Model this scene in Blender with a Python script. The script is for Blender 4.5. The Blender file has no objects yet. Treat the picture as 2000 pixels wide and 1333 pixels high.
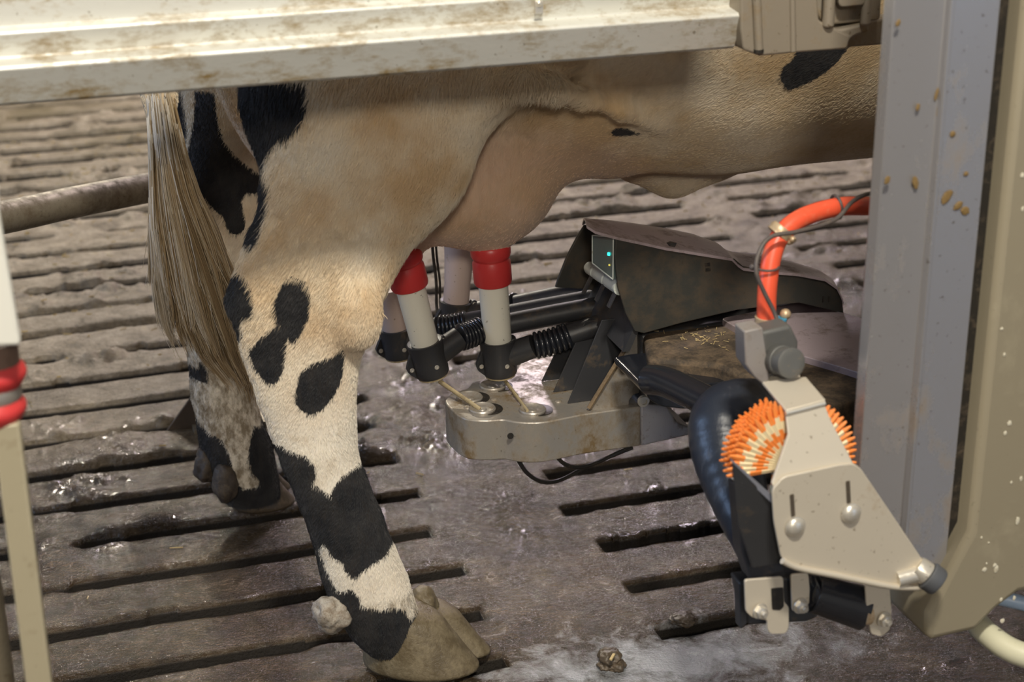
import bpy, bmesh, math, random
import numpy as np
from mathutils import Vector, Matrix
from mathutils.bvhtree import BVHTree

random.seed(7)
rng = np.random.default_rng(7)
SC = bpy.context.scene
COL = SC.collection

# ------------------------------------------------------------------ camera
FPX, HC = 3380.0, 1.4
_p, _r, _y = [math.radians(a) for a in (21.84, 0.468, 17.46)]
fw = np.array([math.sin(_y)*math.cos(_p), math.cos(_y)*math.cos(_p), -math.sin(_p)])
rt = np.array([math.cos(_y), -math.sin(_y), 0.0])
dn = np.cross(fw, rt)
r2 = math.cos(_r)*rt + math.sin(_r)*dn
d2 = -math.sin(_r)*rt + math.cos(_r)*dn
CAM = np.array([0, 0, HC])
cd = bpy.data.cameras.new('camera'); cam = bpy.data.objects.new('camera', cd); COL.objects.link(cam)
SC.camera = cam
M = Matrix.Identity(4)
for i in range(3):
    M[i][0] = r2[i]; M[i][1] = -d2[i]; M[i][2] = -fw[i]; M[i][3] = CAM[i]
cam.matrix_world = M
cd.sensor_width = 36.0; cd.lens = FPX/2000*36
cd.clip_start = 0.05; cd.clip_end = 60
cd.dof.use_dof = True; cd.dof.focus_distance = 2.56; cd.dof.aperture_fstop = 5.0

# ------------------------------------------------------------------ world, lamps of the barn and an added fill, exposure
SC.view_settings.view_transform = 'Standard'; SC.view_settings.look = 'None'
SC.view_settings.exposure = 0.0; SC.view_settings.gamma = 1.0
SC.view_settings.use_curve_mapping = False
w = bpy.data.worlds.new('barn_air'); SC.world = w; w.use_nodes = True
w.node_tree.nodes['Background'].inputs[0].default_value = (0.88, 0.83, 0.76, 1)
w.node_tree.nodes['Background'].inputs[1].default_value = 0.22

def lamp(name, loc, aim, size, size_y, power, color):
    l = bpy.data.lights.new(name, 'AREA'); l.shape = 'RECTANGLE'
    l.size = size; l.size_y = size_y; l.energy = power; l.color = color
    o = bpy.data.objects.new(name, l); COL.objects.link(o); o.location = loc
    o.rotation_euler = (Vector(aim)-Vector(loc)).to_track_quat('-Z', 'Y').to_euler()
    return o
lamp('barn_lamp_key', (0.25, -0.05, 3.50), (0.55, 2.2, 0.4), 0.40, 0.22, 120, (1.0, 0.93, 0.80))
lamp('barn_lamp_front', (-1.3, -4.6, 3.80), (0.8, 2.3, 0.5), 0.7, 0.6, 160, (1.0, 0.90, 0.76))
lamp('window_light_left', (-4.5, 3.6, 2.2), (0.4, 2.4, 0.5), 2.4, 1.4, 95, (0.42, 0.62, 1.0))
lamp('skylight_back', (3.35, 8.8, 3.1), (1.0, 2.6, 0.0), 0.9, 0.3, 95, (1.0, 0.84, 0.93))
lamp('door_daylight', (5.2, -6.0, 1.5), (1.2, 1.6, 0.4), 2.2, 2.4, 36, (0.36, 0.60, 1.0))
lamp('fill_far_floor', (3.3, 5.8, 4.2), (2.1, 4.3, 0.0), 1.2, 0.8, 85, (1.0, 0.86, 0.86))  # added fill that brightens the far right floor, not a known skylight
lamp('barn_lamp_rear', (0.65, 7.2, 2.95), (0.2, 3.0, 0.0), 0.35, 0.15, 120, (1.0, 0.90, 0.74))

# ------------------------------------------------------------------ place helpers
def _ray(px, py):
    v = r2*(px-1000) + d2*(py-666.5) + fw*FPX
    return v/np.linalg.norm(v)
def A(px, py, Y):                       # where the sight line to a picture point meets the vertical plane y = Y
    d = _ray(px, py); return Vector(CAM + d*(Y/d[1]))
def Z(px, py, z=0.0):                   # ... meets the level z
    d = _ray(px, py); return Vector(CAM + d*((z-HC)/d[2]))
def S(px, P):                           # picture length to metres at point P
    return px*float(np.dot(np.array(P)-CAM, fw))/FPX

def tag(o, label=None, cat=None, group=None, kind=None):
    if label: o['label'] = label
    if cat: o['category'] = cat
    if group: o['group'] = group
    if kind: o['kind'] = kind
    return o
def empty(name, loc=(0, 0, 0)):
    o = bpy.data.objects.new(name, None); COL.objects.link(o); o.location = loc
    o.empty_display_size = 0.05
    return o

class MB:
    def __init__(s): s.v = []; s.f = []
    def add(s, vs, fs):
        n = len(s.v); s.v += [tuple(p) for p in vs]; s.f += [tuple(i+n for i in f) for f in fs]; return s
    def prism(s, pts, off):
        pts = [Vector(p) for p in pts]; off = Vector(off); n = len(pts)
        vs = pts + [p+off for p in pts]
        fs = [tuple(range(n)), tuple(range(2*n-1, n-1, -1))]
        fs += [(i, i+n, (i+1) % n+n, (i+1) % n) for i in range(n)]
        return s.add(vs, fs)
    def box(s, c, size, rot=None):
        c = Vector(c); hx, hy, hz = [a/2 for a in size]; R = rot or Matrix.Identity(3)
        vs = [c + R @ Vector((x*hx, y*hy, z*hz)) for x in (-1, 1) for y in (-1, 1) for z in (-1, 1)]
        return s.add(vs, [(0,1,3,2),(4,6,7,5),(0,4,5,1),(2,3,7,6),(0,2,6,4),(1,5,7,3)])
    def tube(s, path, rad, seg=16, caps=True, flat=1.0, up=None):
        path = [Vector(p) for p in path]; n = len(path)
        if not hasattr(rad, '__len__'): rad = [rad]*n
        rings = []; prev = None
        for i, p in enumerate(path):
            t = (path[min(i+1, n-1)]-path[max(i-1, 0)])
            t = t.normalized() if t.length > 1e-9 else (path[-1]-path[0]).normalized()
            if prev is None:
                u = up or (Vector((0, 0, 1)) if abs(t.z) < .9 else Vector((1, 0, 0)))
                u = (Vector(u)-t*Vector(u).dot(t)).normalized()
            else: u = (prev-t*prev.dot(t)).normalized()
            prev = u; b = t.cross(u)
            rings.append([p+u*(math.cos(a)*rad[i])+b*(math.sin(a)*rad[i]*flat) for a in [2*math.pi*k/seg for k in range(seg)]])
        vs = [q for r in rings for q in r]; fs = []
        for i in range(n-1):
            for k in range(seg):
                a = i*seg+k; b = i*seg+(k+1) % seg; fs.append((a, b, b+seg, a+seg))
        if caps: fs += [tuple(range(seg-1, -1, -1)), tuple(range((n-1)*seg, n*seg))]
        return s.add(vs, fs)
    def lathe(s, o, axis, prof, seg=28, caps=True):      # prof: (distance along the axis, radius)
        o = Vector(o); ax = Vector(axis).normalized()
        u = ax.orthogonal().normalized(); b = ax.cross(u)
        vs = []
        for t, r in prof:
            r = max(r, 1e-5)
            vs += [o+ax*t+u*(math.cos(2*math.pi*k/seg)*r)+b*(math.sin(2*math.pi*k/seg)*r) for k in range(seg)]
        fs = []
        for i in range(len(prof)-1):
            for k in range(seg):
                a = i*seg+k; c = i*seg+(k+1) % seg; fs.append((a, c, c+seg, a+seg))
        if caps: fs += [tuple(range(seg-1, -1, -1)), tuple(range((len(prof)-1)*seg, len(prof)*seg))]
        return s.add(vs, fs)
    def dome(s, c, r, axis=(0, 0, 1), squash=1.0, full=False):
        n = 8; a0 = -math.pi/2 if full else 0
        prof = [(r*squash*math.sin(a0+(math.pi/2-a0)*i/n), r*math.cos(a0+(math.pi/2-a0)*i/n)) for i in range(n+1)]
        return s.lathe(c, axis, prof, 20)
    def build(s, name, mat, parent=None, smooth=40, bevel=0, sub=0, disp=None):
        me = bpy.data.meshes.new(name); me.from_pydata(s.v, [], s.f); me.validate()
        bm = bmesh.new(); bm.from_mesh(me); bmesh.ops.recalc_face_normals(bm, faces=bm.faces); bm.to_mesh(me); bm.free()
        o = bpy.data.objects.new(name, me); COL.objects.link(o)
        me.materials.append(mat)
        if smooth is not None:
            me.shade_smooth(); me.set_sharp_from_angle(angle=math.radians(smooth))
        if bevel:
            b = o.modifiers.new('edge', 'BEVEL'); b.width = bevel; b.segments = 3; b.limit_method = 'ANGLE'; b.angle_limit = math.radians(35)
            b.harden_normals = False
        if sub:
            m = o.modifiers.new('sub', 'SUBSURF'); m.levels = sub; m.render_levels = sub
        if parent is not None:
            o.parent = parent
            if parent.type == 'EMPTY' or parent.location.length > 0:
                o.matrix_parent_inverse = Matrix.Translation(parent.location).inverted()
        return o
def curve_path(pts, n=8):               # Catmull-Rom through the points
    pts = [Vector(p) for p in pts]; out = []
    for i in range(len(pts)-1):
        a = pts[max(i-1, 0)]; b = pts[i]; c = pts[i+1]; d = pts[min(i+2, len(pts)-1)]
        for k in range(n):
            t = k/n
            out.append(0.5*((2*b)+(c-a)*t+(2*a-5*b+4*c-d)*t*t+(3*b-a-3*c+d)*t**3))
    out.append(pts[-1]); return out
def rounded(poly, r, n=4):              # rounds the corners of a closed 3-D polygon
    P = [Vector(p) for p in poly]; out = []
    for i, p in enumerate(P):
        a = P[i-1]-p; b = P[(i+1) % len(P)]-p
        q = min(r, a.length*.45, b.length*.45)
        s0 = p+a.normalized()*q; s1 = p+b.normalized()*q
        for k in range(n+1):
            t = k/n; out.append(s0*(1-t)**2+p*2*t*(1-t)+s1*t*t)
    return out

# ------------------------------------------------------------------ materials
class NT:
    def __init__(s, name):
        s.m = bpy.data.materials.new(name); s.m.use_nodes = True; s.t = s.m.node_tree; s.n = s.t.nodes
        s.b = s.n['Principled BSDF']
    def new(s, typ, **kw):
        x = s.n.new(typ)
        for k, v in kw.items(): setattr(x, k, v)
        return x
    def link(s, a, b): s.t.links.new(a, b)
    def set(s, **kw):
        for k, v in kw.items():
            k = k.replace('_', ' ')
            s.b.inputs[k].default_value = v if not isinstance(v, tuple) or len(v) != 3 else (*v, 1)
    def coord(s, scale=(1, 1, 1)):
        c = s.new('ShaderNodeTexCoord'); mp = s.new('ShaderNodeMapping'); mp.inputs['Scale'].default_value = scale
        s.link(c.outputs['Object'], mp.inputs['Vector']); return mp.outputs['Vector']
    def noise(s, scale, detail=4, rough=.55, vec=None, dist=0.0):
        x = s.new('ShaderNodeTexNoise'); x.inputs['Scale'].default_value = scale; x.inputs['Detail'].default_value = detail
        x.inputs['Roughness'].default_value = rough; x.inputs['Distortion'].default_value = dist
        s.link(vec if vec is not None else s.coord(), x.inputs['Vector']); return x.outputs['Fac']
    def ramp(s, fac, stops, interp='LINEAR'):
        r = s.new('ShaderNodeValToRGB'); e = r.color_ramp; e.interpolation = interp
        while len(e.elements) > 1: e.elements.remove(e.elements[-1])
        for i, (p, c) in enumerate(stops):
            el = e.elements[0] if i == 0 else e.elements.new(p)
            el.position = p; el.color = (*c, 1) if hasattr(c, '__len__') else (c, c, c, 1)
        s.link(fac, r.inputs['Fac']); return r.outputs['Color']
    def mix(s, fac, a, b, mode='MIX'):
        x = s.new('ShaderNodeMix', data_type='RGBA', blend_type=mode)
        for sock, v in ((x.inputs[0], fac), (x.inputs[6], a), (x.inputs[7], b)):
            if hasattr(v, 'is_output') or hasattr(v, 'links'): s.link(v, sock)
            elif hasattr(v, '__len__'): sock.default_value = (*v, 1) if len(v) == 3 else v
            else: sock.default_value = v if sock.type == 'VALUE' else (v, v, v, 1)
        return x.outputs[2]
    def math(s, op, a, b=None, c=None, clamp=False):
        x = s.new('ShaderNodeMath', operation=op); x.use_clamp = clamp
        for i, v in enumerate((a, b, c)):
            if v is None: continue
            if hasattr(v, 'links'): s.link(v, x.inputs[i])
            else: x.inputs[i].default_value = v
        return x.outputs[0]
    def attr(s, name):
        x = s.new('ShaderNodeAttribute', attribute_name=name); return x
    def bump(s, h, strength=.3, dist=.002, normal=None):
        x = s.new('ShaderNodeBump'); x.inputs['Strength'].default_value = strength; x.inputs['Distance'].default_value = dist
        s.link(h, x.inputs['Height'])
        if normal is not None: s.link(normal, x.inputs['Normal'])
        s.link(x.outputs[0], s.b.inputs['Normal']); return x.outputs[0]
    def color(s, c): s.link(c, s.b.inputs['Base Color'])
    def rough(s, c): s.link(c, s.b.inputs['Roughness'])

def dirty(name, base, dirt, lo, hi, rough=.4, metal=0., scale=9., stretch=(1, 1, 1), bump=.15, spec=.5, coat=0., rough_dirt=.75, fine=True):
    t = NT(name); v = t.coord(stretch)
    n1 = t.noise(scale, 6, .68, v, .3); n2 = t.noise(scale*5, 5, .7, v)
    s = t.math('ADD', t.math('MULTIPLY', n1, .65), t.math('MULTIPLY', n2, .35))
    f = t.ramp(s, [(lo, 0.), (hi, 1.)])
    col = t.mix(f, base, dirt)
    if fine:
        n3 = t.noise(160, 2, .5)
        spots = t.ramp(n3, [(.70, 0.), (.74, 1.)])
        col = t.mix(t.math('MULTIPLY', spots, .6), col, tuple(c*.5 for c in dirt))
    t.color(col)
    t.rough(t.ramp(f, [(0., rough), (1., rough_dirt)]))
    if metal: t.link(t.ramp(f, [(0., metal), (1., metal*.15)]), t.b.inputs['Metallic'])
    t.set(Specular_IOR_Level=spec, Coat_Weight=coat, Coat_Roughness=.12)
    if bump: t.bump(s, bump, .004)
    return t.m

MT = {}
MT['panel'] = dirty('galvanised_panel', (.68, .675, .62), (.27, .18, .06), .48, .66, .42, .25, 15, (1.0, 1.0, 2.2))
MT['casting'] = dirty('cast_bracket', (.30, .26, .205), (.22, .15, .07), .52, .68, .5, .3, 12)
MT['post_steel'] = dirty('post_steel', (.43, .42, .43), (.20, .13, .06), .54, .70, .24, .62, 5, (1, 1, .6), .05)
MT['cabinet'] = dirty('beige_cabinet', (.27, .235, .165), (.34, .30, .21), .56, .72, .5, .0, 6)
MT['steel'] = dirty('stainless_plate', (.40, .37, .33), (.15, .10, .045), .45, .63, .38, .55, 20, (1, 1, .7))
MT['bracket'] = dirty('stainless_bracket', (.60, .54, .44), (.32, .22, .12), .58, .72, .5, .25, 9)
MT['bolt'] = dirty('bolt_steel', (.70, .66, .58), (.4, .3, .2), .6, .75, .32, .6, 30)
MT['black_plastic'] = dirty('black_plastic', (.035, .036, .040), (.12, .085, .05), .54, .72, .42, 0, 18, bump=.2)
MT['black_hood'] = dirty('black_hood', (.038, .038, .034), (.080, .056, .034), .46, .66, .50, 0, 9, bump=.2)
MT['hood_lid'] = dirty('hood_lid', (.42, .345, .37), (.17, .13, .10), .52, .68, .30, 0, 14, bump=.2)
MT['black_rubber'] = dirty('black_rubber', (.016, .018, .024), (.05, .045, .04), .62, .78, .22, 0, 9, bump=.1, coat=.4)
MT['boot'] = dirty('boot_rubber', (.020, .026, .040), (.07, .075, .09), .55, .75, .32, 0, 14, (3, 3, .35), bump=.3)
MT['red_rubber'] = dirty('red_rubber', (.62, .045, .045), (.40, .03, .02), .60, .80, .36, 0, 12, bump=.05, fine=False)
MT['bumper_red'] = dirty('red_bumper', (.60, .045, .045), (.32, .04, .03), .60, .80, .45, 0, 12, bump=.05, fine=False)
MT['orange_hose'] = dirty('orange_hose', (.82, .105, .045), (.72, .22, .12), .52, .66, .40, 0, 14, bump=.05, fine=False)
MT['shell'] = dirty('white_shell', (.88, .86, .75), (.28, .20, .08), .62, .70, .34, 0, 22, bump=.05)
MT['shell_rear'] = dirty('rear_shell', (.60, .48, .43), (.34, .22, .09), .62, .72, .45, 0, 20, bump=.05)
MT['white_paint'] = dirty('white_paint', (.78, .77, .70), (.55, .50, .38), .60, .75, .4, 0, 8, bump=.03, fine=False)
MT['cream_post'] = dirty('cream_post', (.42, .37, .255), (.20, .14, .075), .52, .66, .45, 0.1, 9)
MT['old_tube'] = dirty('old_tube', (.22, .19, .14), (.10, .075, .045), .45, .62, .45, .4, 16)
MT['muck'] = dirty('muck', (.075, .055, .035), (.16, .12, .08), .50, .70, .35, 0, 40, bump=.6, rough_dirt=.5)
MT['crust'] = dirty('crust', (.42, .38, .32), (.22, .17, .12), .42, .60, .6, 0, 90, bump=.6)
MT['straw'] = dirty('straw', (.55, .42, .20), (.35, .25, .1), .5, .7, .6, 0, 60)
MT['brass'] = dirty('clamp_metal', (.55, .42, .27), (.25, .16, .08), .5, .66, .4, .4, 30)
MT['grey_motor'] = dirty('grey_motor', (.10, .10, .095), (.22, .17, .11), .55, .70, .5, 0, 20)
MT['cable'] = dirty('cable', (.09, .075, .07), (.15, .12, .09), .5, .7, .5, 0, 40, fine=False)
MT['dark_cable'] = dirty('dark_cable', (.020, .018, .016), (.08, .06, .04), .5, .7, .4, 0, 60, fine=False)
MT['white_plastic'] = dirty('white_plastic', (.62, .66, .62), (.35, .28, .18), .56, .70, .4, 0, 30)
MT['milk_hose'] = dirty('milk_hose', (.62, .60, .44), (.45, .38, .2), .6, .75, .35, 0, 14, fine=False)
MT['blue_pipe'] = dirty('blue_pipe', (.30, .40, .55), (.2, .2, .2), .6, .75, .4, 0, 14, fine=False)
MT['tan_ring'] = dirty('tan_ring', (.42, .34, .20), (.2, .15, .08), .5, .66, .5, 0, 30)
MT['horn'] = dirty('hoof_horn', (.115, .088, .050), (.205, .165, .10), .42, .62, .30, 0, 34, bump=.8)
MT['dewclaw'] = dirty('dewclaw_horn', (.055, .042, .032), (.12, .09, .06), .48, .66, .6, 0, 40, bump=.6)
t = NT('scanner_glass'); t.set(Base_Color=(.10, .13, .13), Roughness=.12, Specular_IOR_Level=.8); MT['glass'] = t.m
t = NT('teal_led'); t.set(Base_Color=(0, .3, .3), Emission_Color=(.05, .9, .75), Emission_Strength=1.6); MT['led'] = t.m
t = NT('yellow_glint'); t.set(Base_Color=(.3, .25, 0), Emission_Color=(.9, .75, .15), Emission_Strength=.9); MT['glint_yellow'] = t.m  # glow standing in for a yellow glint on the scanner glass
# ------------------------------------------------------------------ slatted concrete floor
def vnoise(x, y, cell, seed):
    g = np.random.default_rng(seed).random((97, 97)); u = (x/cell) % 96; v = (y/cell) % 96
    i = np.floor(u).astype(int); j = np.floor(v).astype(int); fu = u-i; fv = v-j
    fu = fu*fu*(3-2*fu); fv = fv*fv*(3-2*fv)
    return (g[i, j]*(1-fu)+g[i+1, j]*fu)*(1-fv)+(g[i, j+1]*(1-fu)+g[i+1, j+1]*fu)*fv
def fbm(x, y, cell, seed, octv=4, gain=.5):
    s = 0; a = 1; tot = 0
    for k in range(octv):
        s = s+a*vnoise(x+k*3.7, y-k*1.9, cell/2**k, seed+k); tot += a; a *= gain
    return s/tot

SLOT0, SLOTP, SLOTW = 2.262, 0.1432, 0.036
def slot_mask(x, y, soft=True):
    k = np.round((y-SLOT0)/SLOTP)
    wob = (fbm(x, y, .05, 5, 4)-.5)*.007
    dy = np.abs(y-(SLOT0+k*SLOTP))+wob
    ends = [(-1.4, -.40), (-.16, .66+0.0), (.905, 1.79), (1.93, 2.86), (3.0, 3.9)]
    dx = np.full_like(x, 9.)
    for a, b in ends:
        sh = .012*np.sin(k*2.3)
        dx = np.minimum(dx, np.maximum(a+sh-x, x-b-sh))
    wid = SLOTW/2*(1+.10*np.sin(k*1.7))
    plug = fbm(x, y, .22, 44, 3)+.22*np.clip((y-3.3)/1.6, 0, 1)         # slots clogged with muck farther off
    wid = wid*np.where(plug > .70, np.clip(1-(plug-.70)*9, .0, 1), 1)
    m = np.maximum(dy-wid, dx)                      # < 0 inside a slot
    m = np.where(y < 2.06, np.maximum(m, np.where(x > .72, .1, m)), m)
    return m
def floor_height(x, y):
    h = (fbm(x, y, .30, 11, 4)-.5)*.006+(fbm(x, y, .030, 21, 4)-.5)*.0042
    lump = np.clip(fbm(x, y, .09, 31, 5, .6)-.60, 0, 1)
    zone = np.clip((y-2.35)/.5, 0.25, 1)
    h += lump*.085*zone
    # trodden heaps: beside the arm, left of the far hoof, far left
    for cx, cy, rx, ry, a in ((.70, 3.02, .15, .13, .020), (.17, 3.05, .13, .07, .018), (.60, 2.86, .10, .08, .014), (.62, 3.35, .3, .14, .012),
                              (.30, 3.75, .35, .2, .010), (.98, 2.02, .05, .05, .006), (.17, 2.40, .07, .03, .010), (.20, 2.73, .10, .03, .012)):
        d = ((x-cx)/rx)**2+((y-cy)/ry)**2
        h += a*np.exp(-d*1.4)*(.3+1.6*fbm(x, y, .05, 61, 4, .6))
    return h
def make_floor():
    ys = [-7.0, -5.5, -4, -3, -2, -1, 0, .6, 1.0, 1.2]
    while ys[-1] < 10.0:
        y = ys[-1]; ys.append(y+(.0055 if 1.75 < y < 3.3 else .0075 if y < 4.8 else .02 if y < 6.5 else .06))
    xs = [-3.0, -2.2, -1.5]
    while xs[-1] < 6.2:
        x = xs[-1]; xs.append(x+(.0062 if -.15 < x < 1.6 else .014 if -.3 < x < 2.9 else .05))
    ys = np.array(ys); xs = np.array(xs); nx, ny = len(xs), len(ys)
    X, Y = np.meshgrid(xs, ys)
    h = floor_height(X, Y); m = slot_mask(X, Y)
    edge = np.clip(1-m/.012, 0, 1)
    h = h*(1-.5*edge)-.0035*edge**2
    h = np.where(m < 0, -.20-.03*fbm(X, Y, .05, 77, 3), h)
    co = np.stack([X, Y, h], -1).reshape(-1, 3)
    idx = np.arange(nx*ny).reshape(ny, nx)
    q = np.stack([idx[:-1, :-1], idx[:-1, 1:], idx[1:, 1:], idx[1:, :-1]], -1).reshape(-1, 4)
    me = bpy.data.meshes.new('floor'); me.vertices.add(len(co)); me.vertices.foreach_set('co', co.ravel())
    me.loops.add(len(q)*4); me.loops.foreach_set('vertex_index', q.ravel())
    me.polygons.add(len(q)); me.polygons.foreach_set('loop_start', np.arange(len(q))*4)
    me.polygons.foreach_set('use_smooth', np.ones(len(q), bool))
    me.update(); me.validate()
    a = me.attributes.new('slot', 'FLOAT', 'POINT'); a.data.foreach_set('value', np.clip(1-(m-.002)/.004, 0, 1).ravel())
    o = bpy.data.objects.new('floor', me); COL.objects.link(o)
    # material: wet brown film near, drier and strawier far; milk spill along the lower right
    t = NT('slatted_concrete'); v = t.coord()
    sep = t.new('ShaderNodeSeparateXYZ'); t.link(v, sep.inputs[0]); px, py = sep.outputs[0], sep.outputs[1]
    big = t.noise(3.2, 5, .6, v); mid = t.noise(16, 6, .68, v, .4); fine = t.noise(110, 4, .65, v); str_ = t.noise(30, 5, .7, t.coord((.35, 1.6, 1)), .6)
    wetd = t.math('ADD', t.math('SUBTRACT', py, t.math('MULTIPLY', px, .32)), t.math('MULTIPLY', big, -.9))
    dry = t.ramp(t.math('MULTIPLY_ADD', wetd, .8, -1.80), [(0.0, 0.), (.62, 1.)])
    wetc = t.ramp(mid, [(.30, (.018, .011, .005)), (.50, (.050, .032, .015)), (.62, (.080, .055, .029)), (.75, (.14, .105, .062))])
    dryc = t.ramp(mid, [(.30, (.085, .064, .040)), (.46, (.25, .205, .145)), (.60, (.37, .315, .24)), (.78, (.46, .38, .24))])
    col = t.mix(dry, wetc, dryc)
    col = t.mix(t.math('MULTIPLY', t.ramp(fine, [(.42, 0.), (.68, 1.)]), .40), col, (.045, .032, .02))
    straw = t.ramp(str_, [(.66, 0.), (.72, 1.)])
    col = t.mix(t.math('MULTIPLY', straw, t.math('MULTIPLY', dry, .7)), col, (.55, .40, .19))
    farpatch = t.ramp(t.noise(2.2, 3, .6, v), [(.42, 0.), (.60, 1.)])
    farg = t.math('MULTIPLY', farpatch, t.ramp(t.math('MULTIPLY_ADD', py, .5, -2.35), [(0, 0.), (.5, 1.)]))
    col = t.mix(t.math('MULTIPLY', farg, .75), col, (.13, .10, .045))
    # milk spill
    dx = t.math('MULTIPLY', t.math('ADD', px, -.86), 2.3); dy = t.math('MULTIPLY', t.math('ADD', py, -2.03), 6.5)
    r = t.math('SQRT', t.math('ADD', t.math('POWER', dx, 2.), t.math('POWER', dy, 2.)))
    mk = t.ramp(t.math('ADD', t.math('SUBTRACT', 1.05, r), t.math('MULTIPLY', t.math('ADD', mid, -.5), 2.4)), [(.30, 0.), (.95, 1.)])
    col = t.mix(t.math('MULTIPLY', mk, .80), col, (.42, .45, .49))
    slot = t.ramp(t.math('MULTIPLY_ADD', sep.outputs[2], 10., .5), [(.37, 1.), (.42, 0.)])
    col = t.mix(slot, col, (.012, .009, .006))  # muck colour set by depth, with the slots' shade put into it
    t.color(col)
    wr = t.ramp(mid, [(.35, .08), (.55, .13), (.70, .34)])
    dr = t.ramp(mid, [(.35, .42), (.70, .62)])
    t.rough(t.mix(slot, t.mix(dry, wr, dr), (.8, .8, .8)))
    t.set(Specular_IOR_Level=.34)
    b1 = t.bump(t.noise(22, 6, .72, t.coord((.55, 1, 1))), .60, .012)
    b2 = t.bump(t.noise(95, 4, .70, t.coord((.6, 1, 1)), .3), .75, .0060, b1)
    t.bump(t.noise(250, 2, .6, v), .8, .0034, b2)
    cb = t.new('ShaderNodeBump'); cb.inputs['Strength'].default_value = 1.0; cb.inputs['Distance'].default_value = .010
    t.link(t.noise(150, 3, .6, t.coord((.7, 1, 1))), cb.inputs['Height']); t.link(cb.outputs[0], t.b.inputs['Coat Normal'])
    wetk = t.math('MULTIPLY', t.math('SUBTRACT', 1.0, dry), t.ramp(big, [(.30, .35), (.60, 1.)]))
    t.link(t.math('MULTIPLY', t.math('MULTIPLY', wetk, t.math('SUBTRACT', 1.0, slot)), 1.0), t.b.inputs['Coat Weight'])
    t.set(Coat_Roughness=.045, Coat_IOR=1.40)
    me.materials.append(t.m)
    tag(o, 'brown slatted concrete floor, wet near the cow, with long drainage slots', 'floor', kind='structure')
    return o
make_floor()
m = MB(); m.box((1.6, 10.4, 2.4), (12, .25, 5.2)); tag(m.build('wall_back', dirty('barn_wall', (.30, .28, .24), (.15, .12, .08), .45, .7, .8, 0, 2)), 'grey block wall at the far end of the barn', 'wall', kind='structure')

# ------------------------------------------------------------------ the cow
VOX = 0.0075
LO = np.array([0.0, 1.92, 0.03]); HI = np.array([2.75, 3.0, 1.62])
DIM = np.ceil((HI-LO)/VOX).astype(int)+1
FLD = np.full(DIM, 1.0, np.float32)
def _sub(lo, hi, m=.11):
    i0 = np.clip(np.floor((lo-m-LO)/VOX).astype(int), 0, DIM-1); i1 = np.clip(np.ceil((hi+m-LO)/VOX).astype(int)+1, 1, DIM)
    g = [LO[k]+VOX*np.arange(i0[k], i1[k], dtype=np.float32) for k in range(3)]
    return tuple(slice(a, b) for a, b in zip(i0, i1)), np.meshgrid(*g, indexing='ij')
def _union(sl, d, k, cut=False):
    f = FLD[sl]
    if cut: d = -d; h = np.clip(.5-.5*(f-d)/k, 0, 1); FLD[sl] = f*(1-h)+d*h+k*h*(1-h); return
    h = np.clip(.5+.5*(f-d)/k, 0, 1); FLD[sl] = f*(1-h)+d*h-k*h*(1-h)
def cone(a, ra, b, rb, ys=1.0, k=.03, cut=False):
    a = np.array(a, np.float32); b = np.array(b, np.float32); R = max(ra, rb)
    if np.min(np.maximum(a, b)+R-LO) < 0 or np.min(HI-np.minimum(a, b)+R) < 0: return
    sl, (X, Y, Zg) = _sub(np.minimum(a, b)-R, np.maximum(a, b)+R)
    px, py, pz = X-a[0], (Y-a[1])/ys, Zg-a[2]
    d = b-a; dx, dy, dz = d[0], d[1]/ys, d[2]; L = dx*dx+dy*dy+dz*dz+1e-9
    t = np.clip((px*dx+py*dy+pz*dz)/L, 0, 1)
    dist = np.sqrt((px-t*dx)**2+(py-t*dy)**2+(pz-t*dz)**2)-(ra+(rb-ra)*t)
    _union(sl, dist, k, cut)
def chain(pts, k=.03, ys=None):          # pts: (x, y, z, r[, ys])
    for p, q in zip(pts[:-1], pts[1:]):
        cone(p[:3], p[3], q[:3], q[3], p[4] if len(p) > 4 else (ys or 1.), k)
def ell(c, r, k=.04, rot=None, cut=False):
    c = np.array(c); r = np.array(r, float); R = r.max()
    sl, (X, Y, Zg) = _sub(c-R, c+R)
    P = [X-c[0], Y-c[1], Zg-c[2]]
    if rot is not None:
        m = np.array(rot.transposed()); P = [m[i, 0]*P[0]+m[i, 1]*P[1]+m[i, 2]*P[2] for i in range(3)]
    q = np.sqrt((P[0]/r[0])**2+(P[1]/r[1])**2+(P[2]/r[2])**2)
    q2 = np.sqrt((P[0]/r[0]**2)**2+(P[1]/r[1]**2)**2+(P[2]/r[2]**2)**2)+1e-6
    _union(sl, q*(q-1)/q2, k, cut)
def C(px, py, Y, r):                     # picture circle at depth Y -> sphere
    p = A(px, py, Y); return (p.x, p.y, p.z, S(r, p))

YC = 2.47
# trunk
trunk = [(.44, 1.12, .27, .85), (.62, 1.05, .36, .86), (.88, 1.035, .372, .86), (1.10, 1.030, .395, .86), (1.35, 1.040, .400, .86),
         (1.65, 1.05, .395, .84), (1.92, 1.07, .36, .80), (2.12, 1.10, .30, .75)]
chain([(x, YC, z, r, ys) for x, z, r, ys in trunk], k=.06)
ell((.36, YC, 1.15), (.22, .22, .22), .08)
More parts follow.
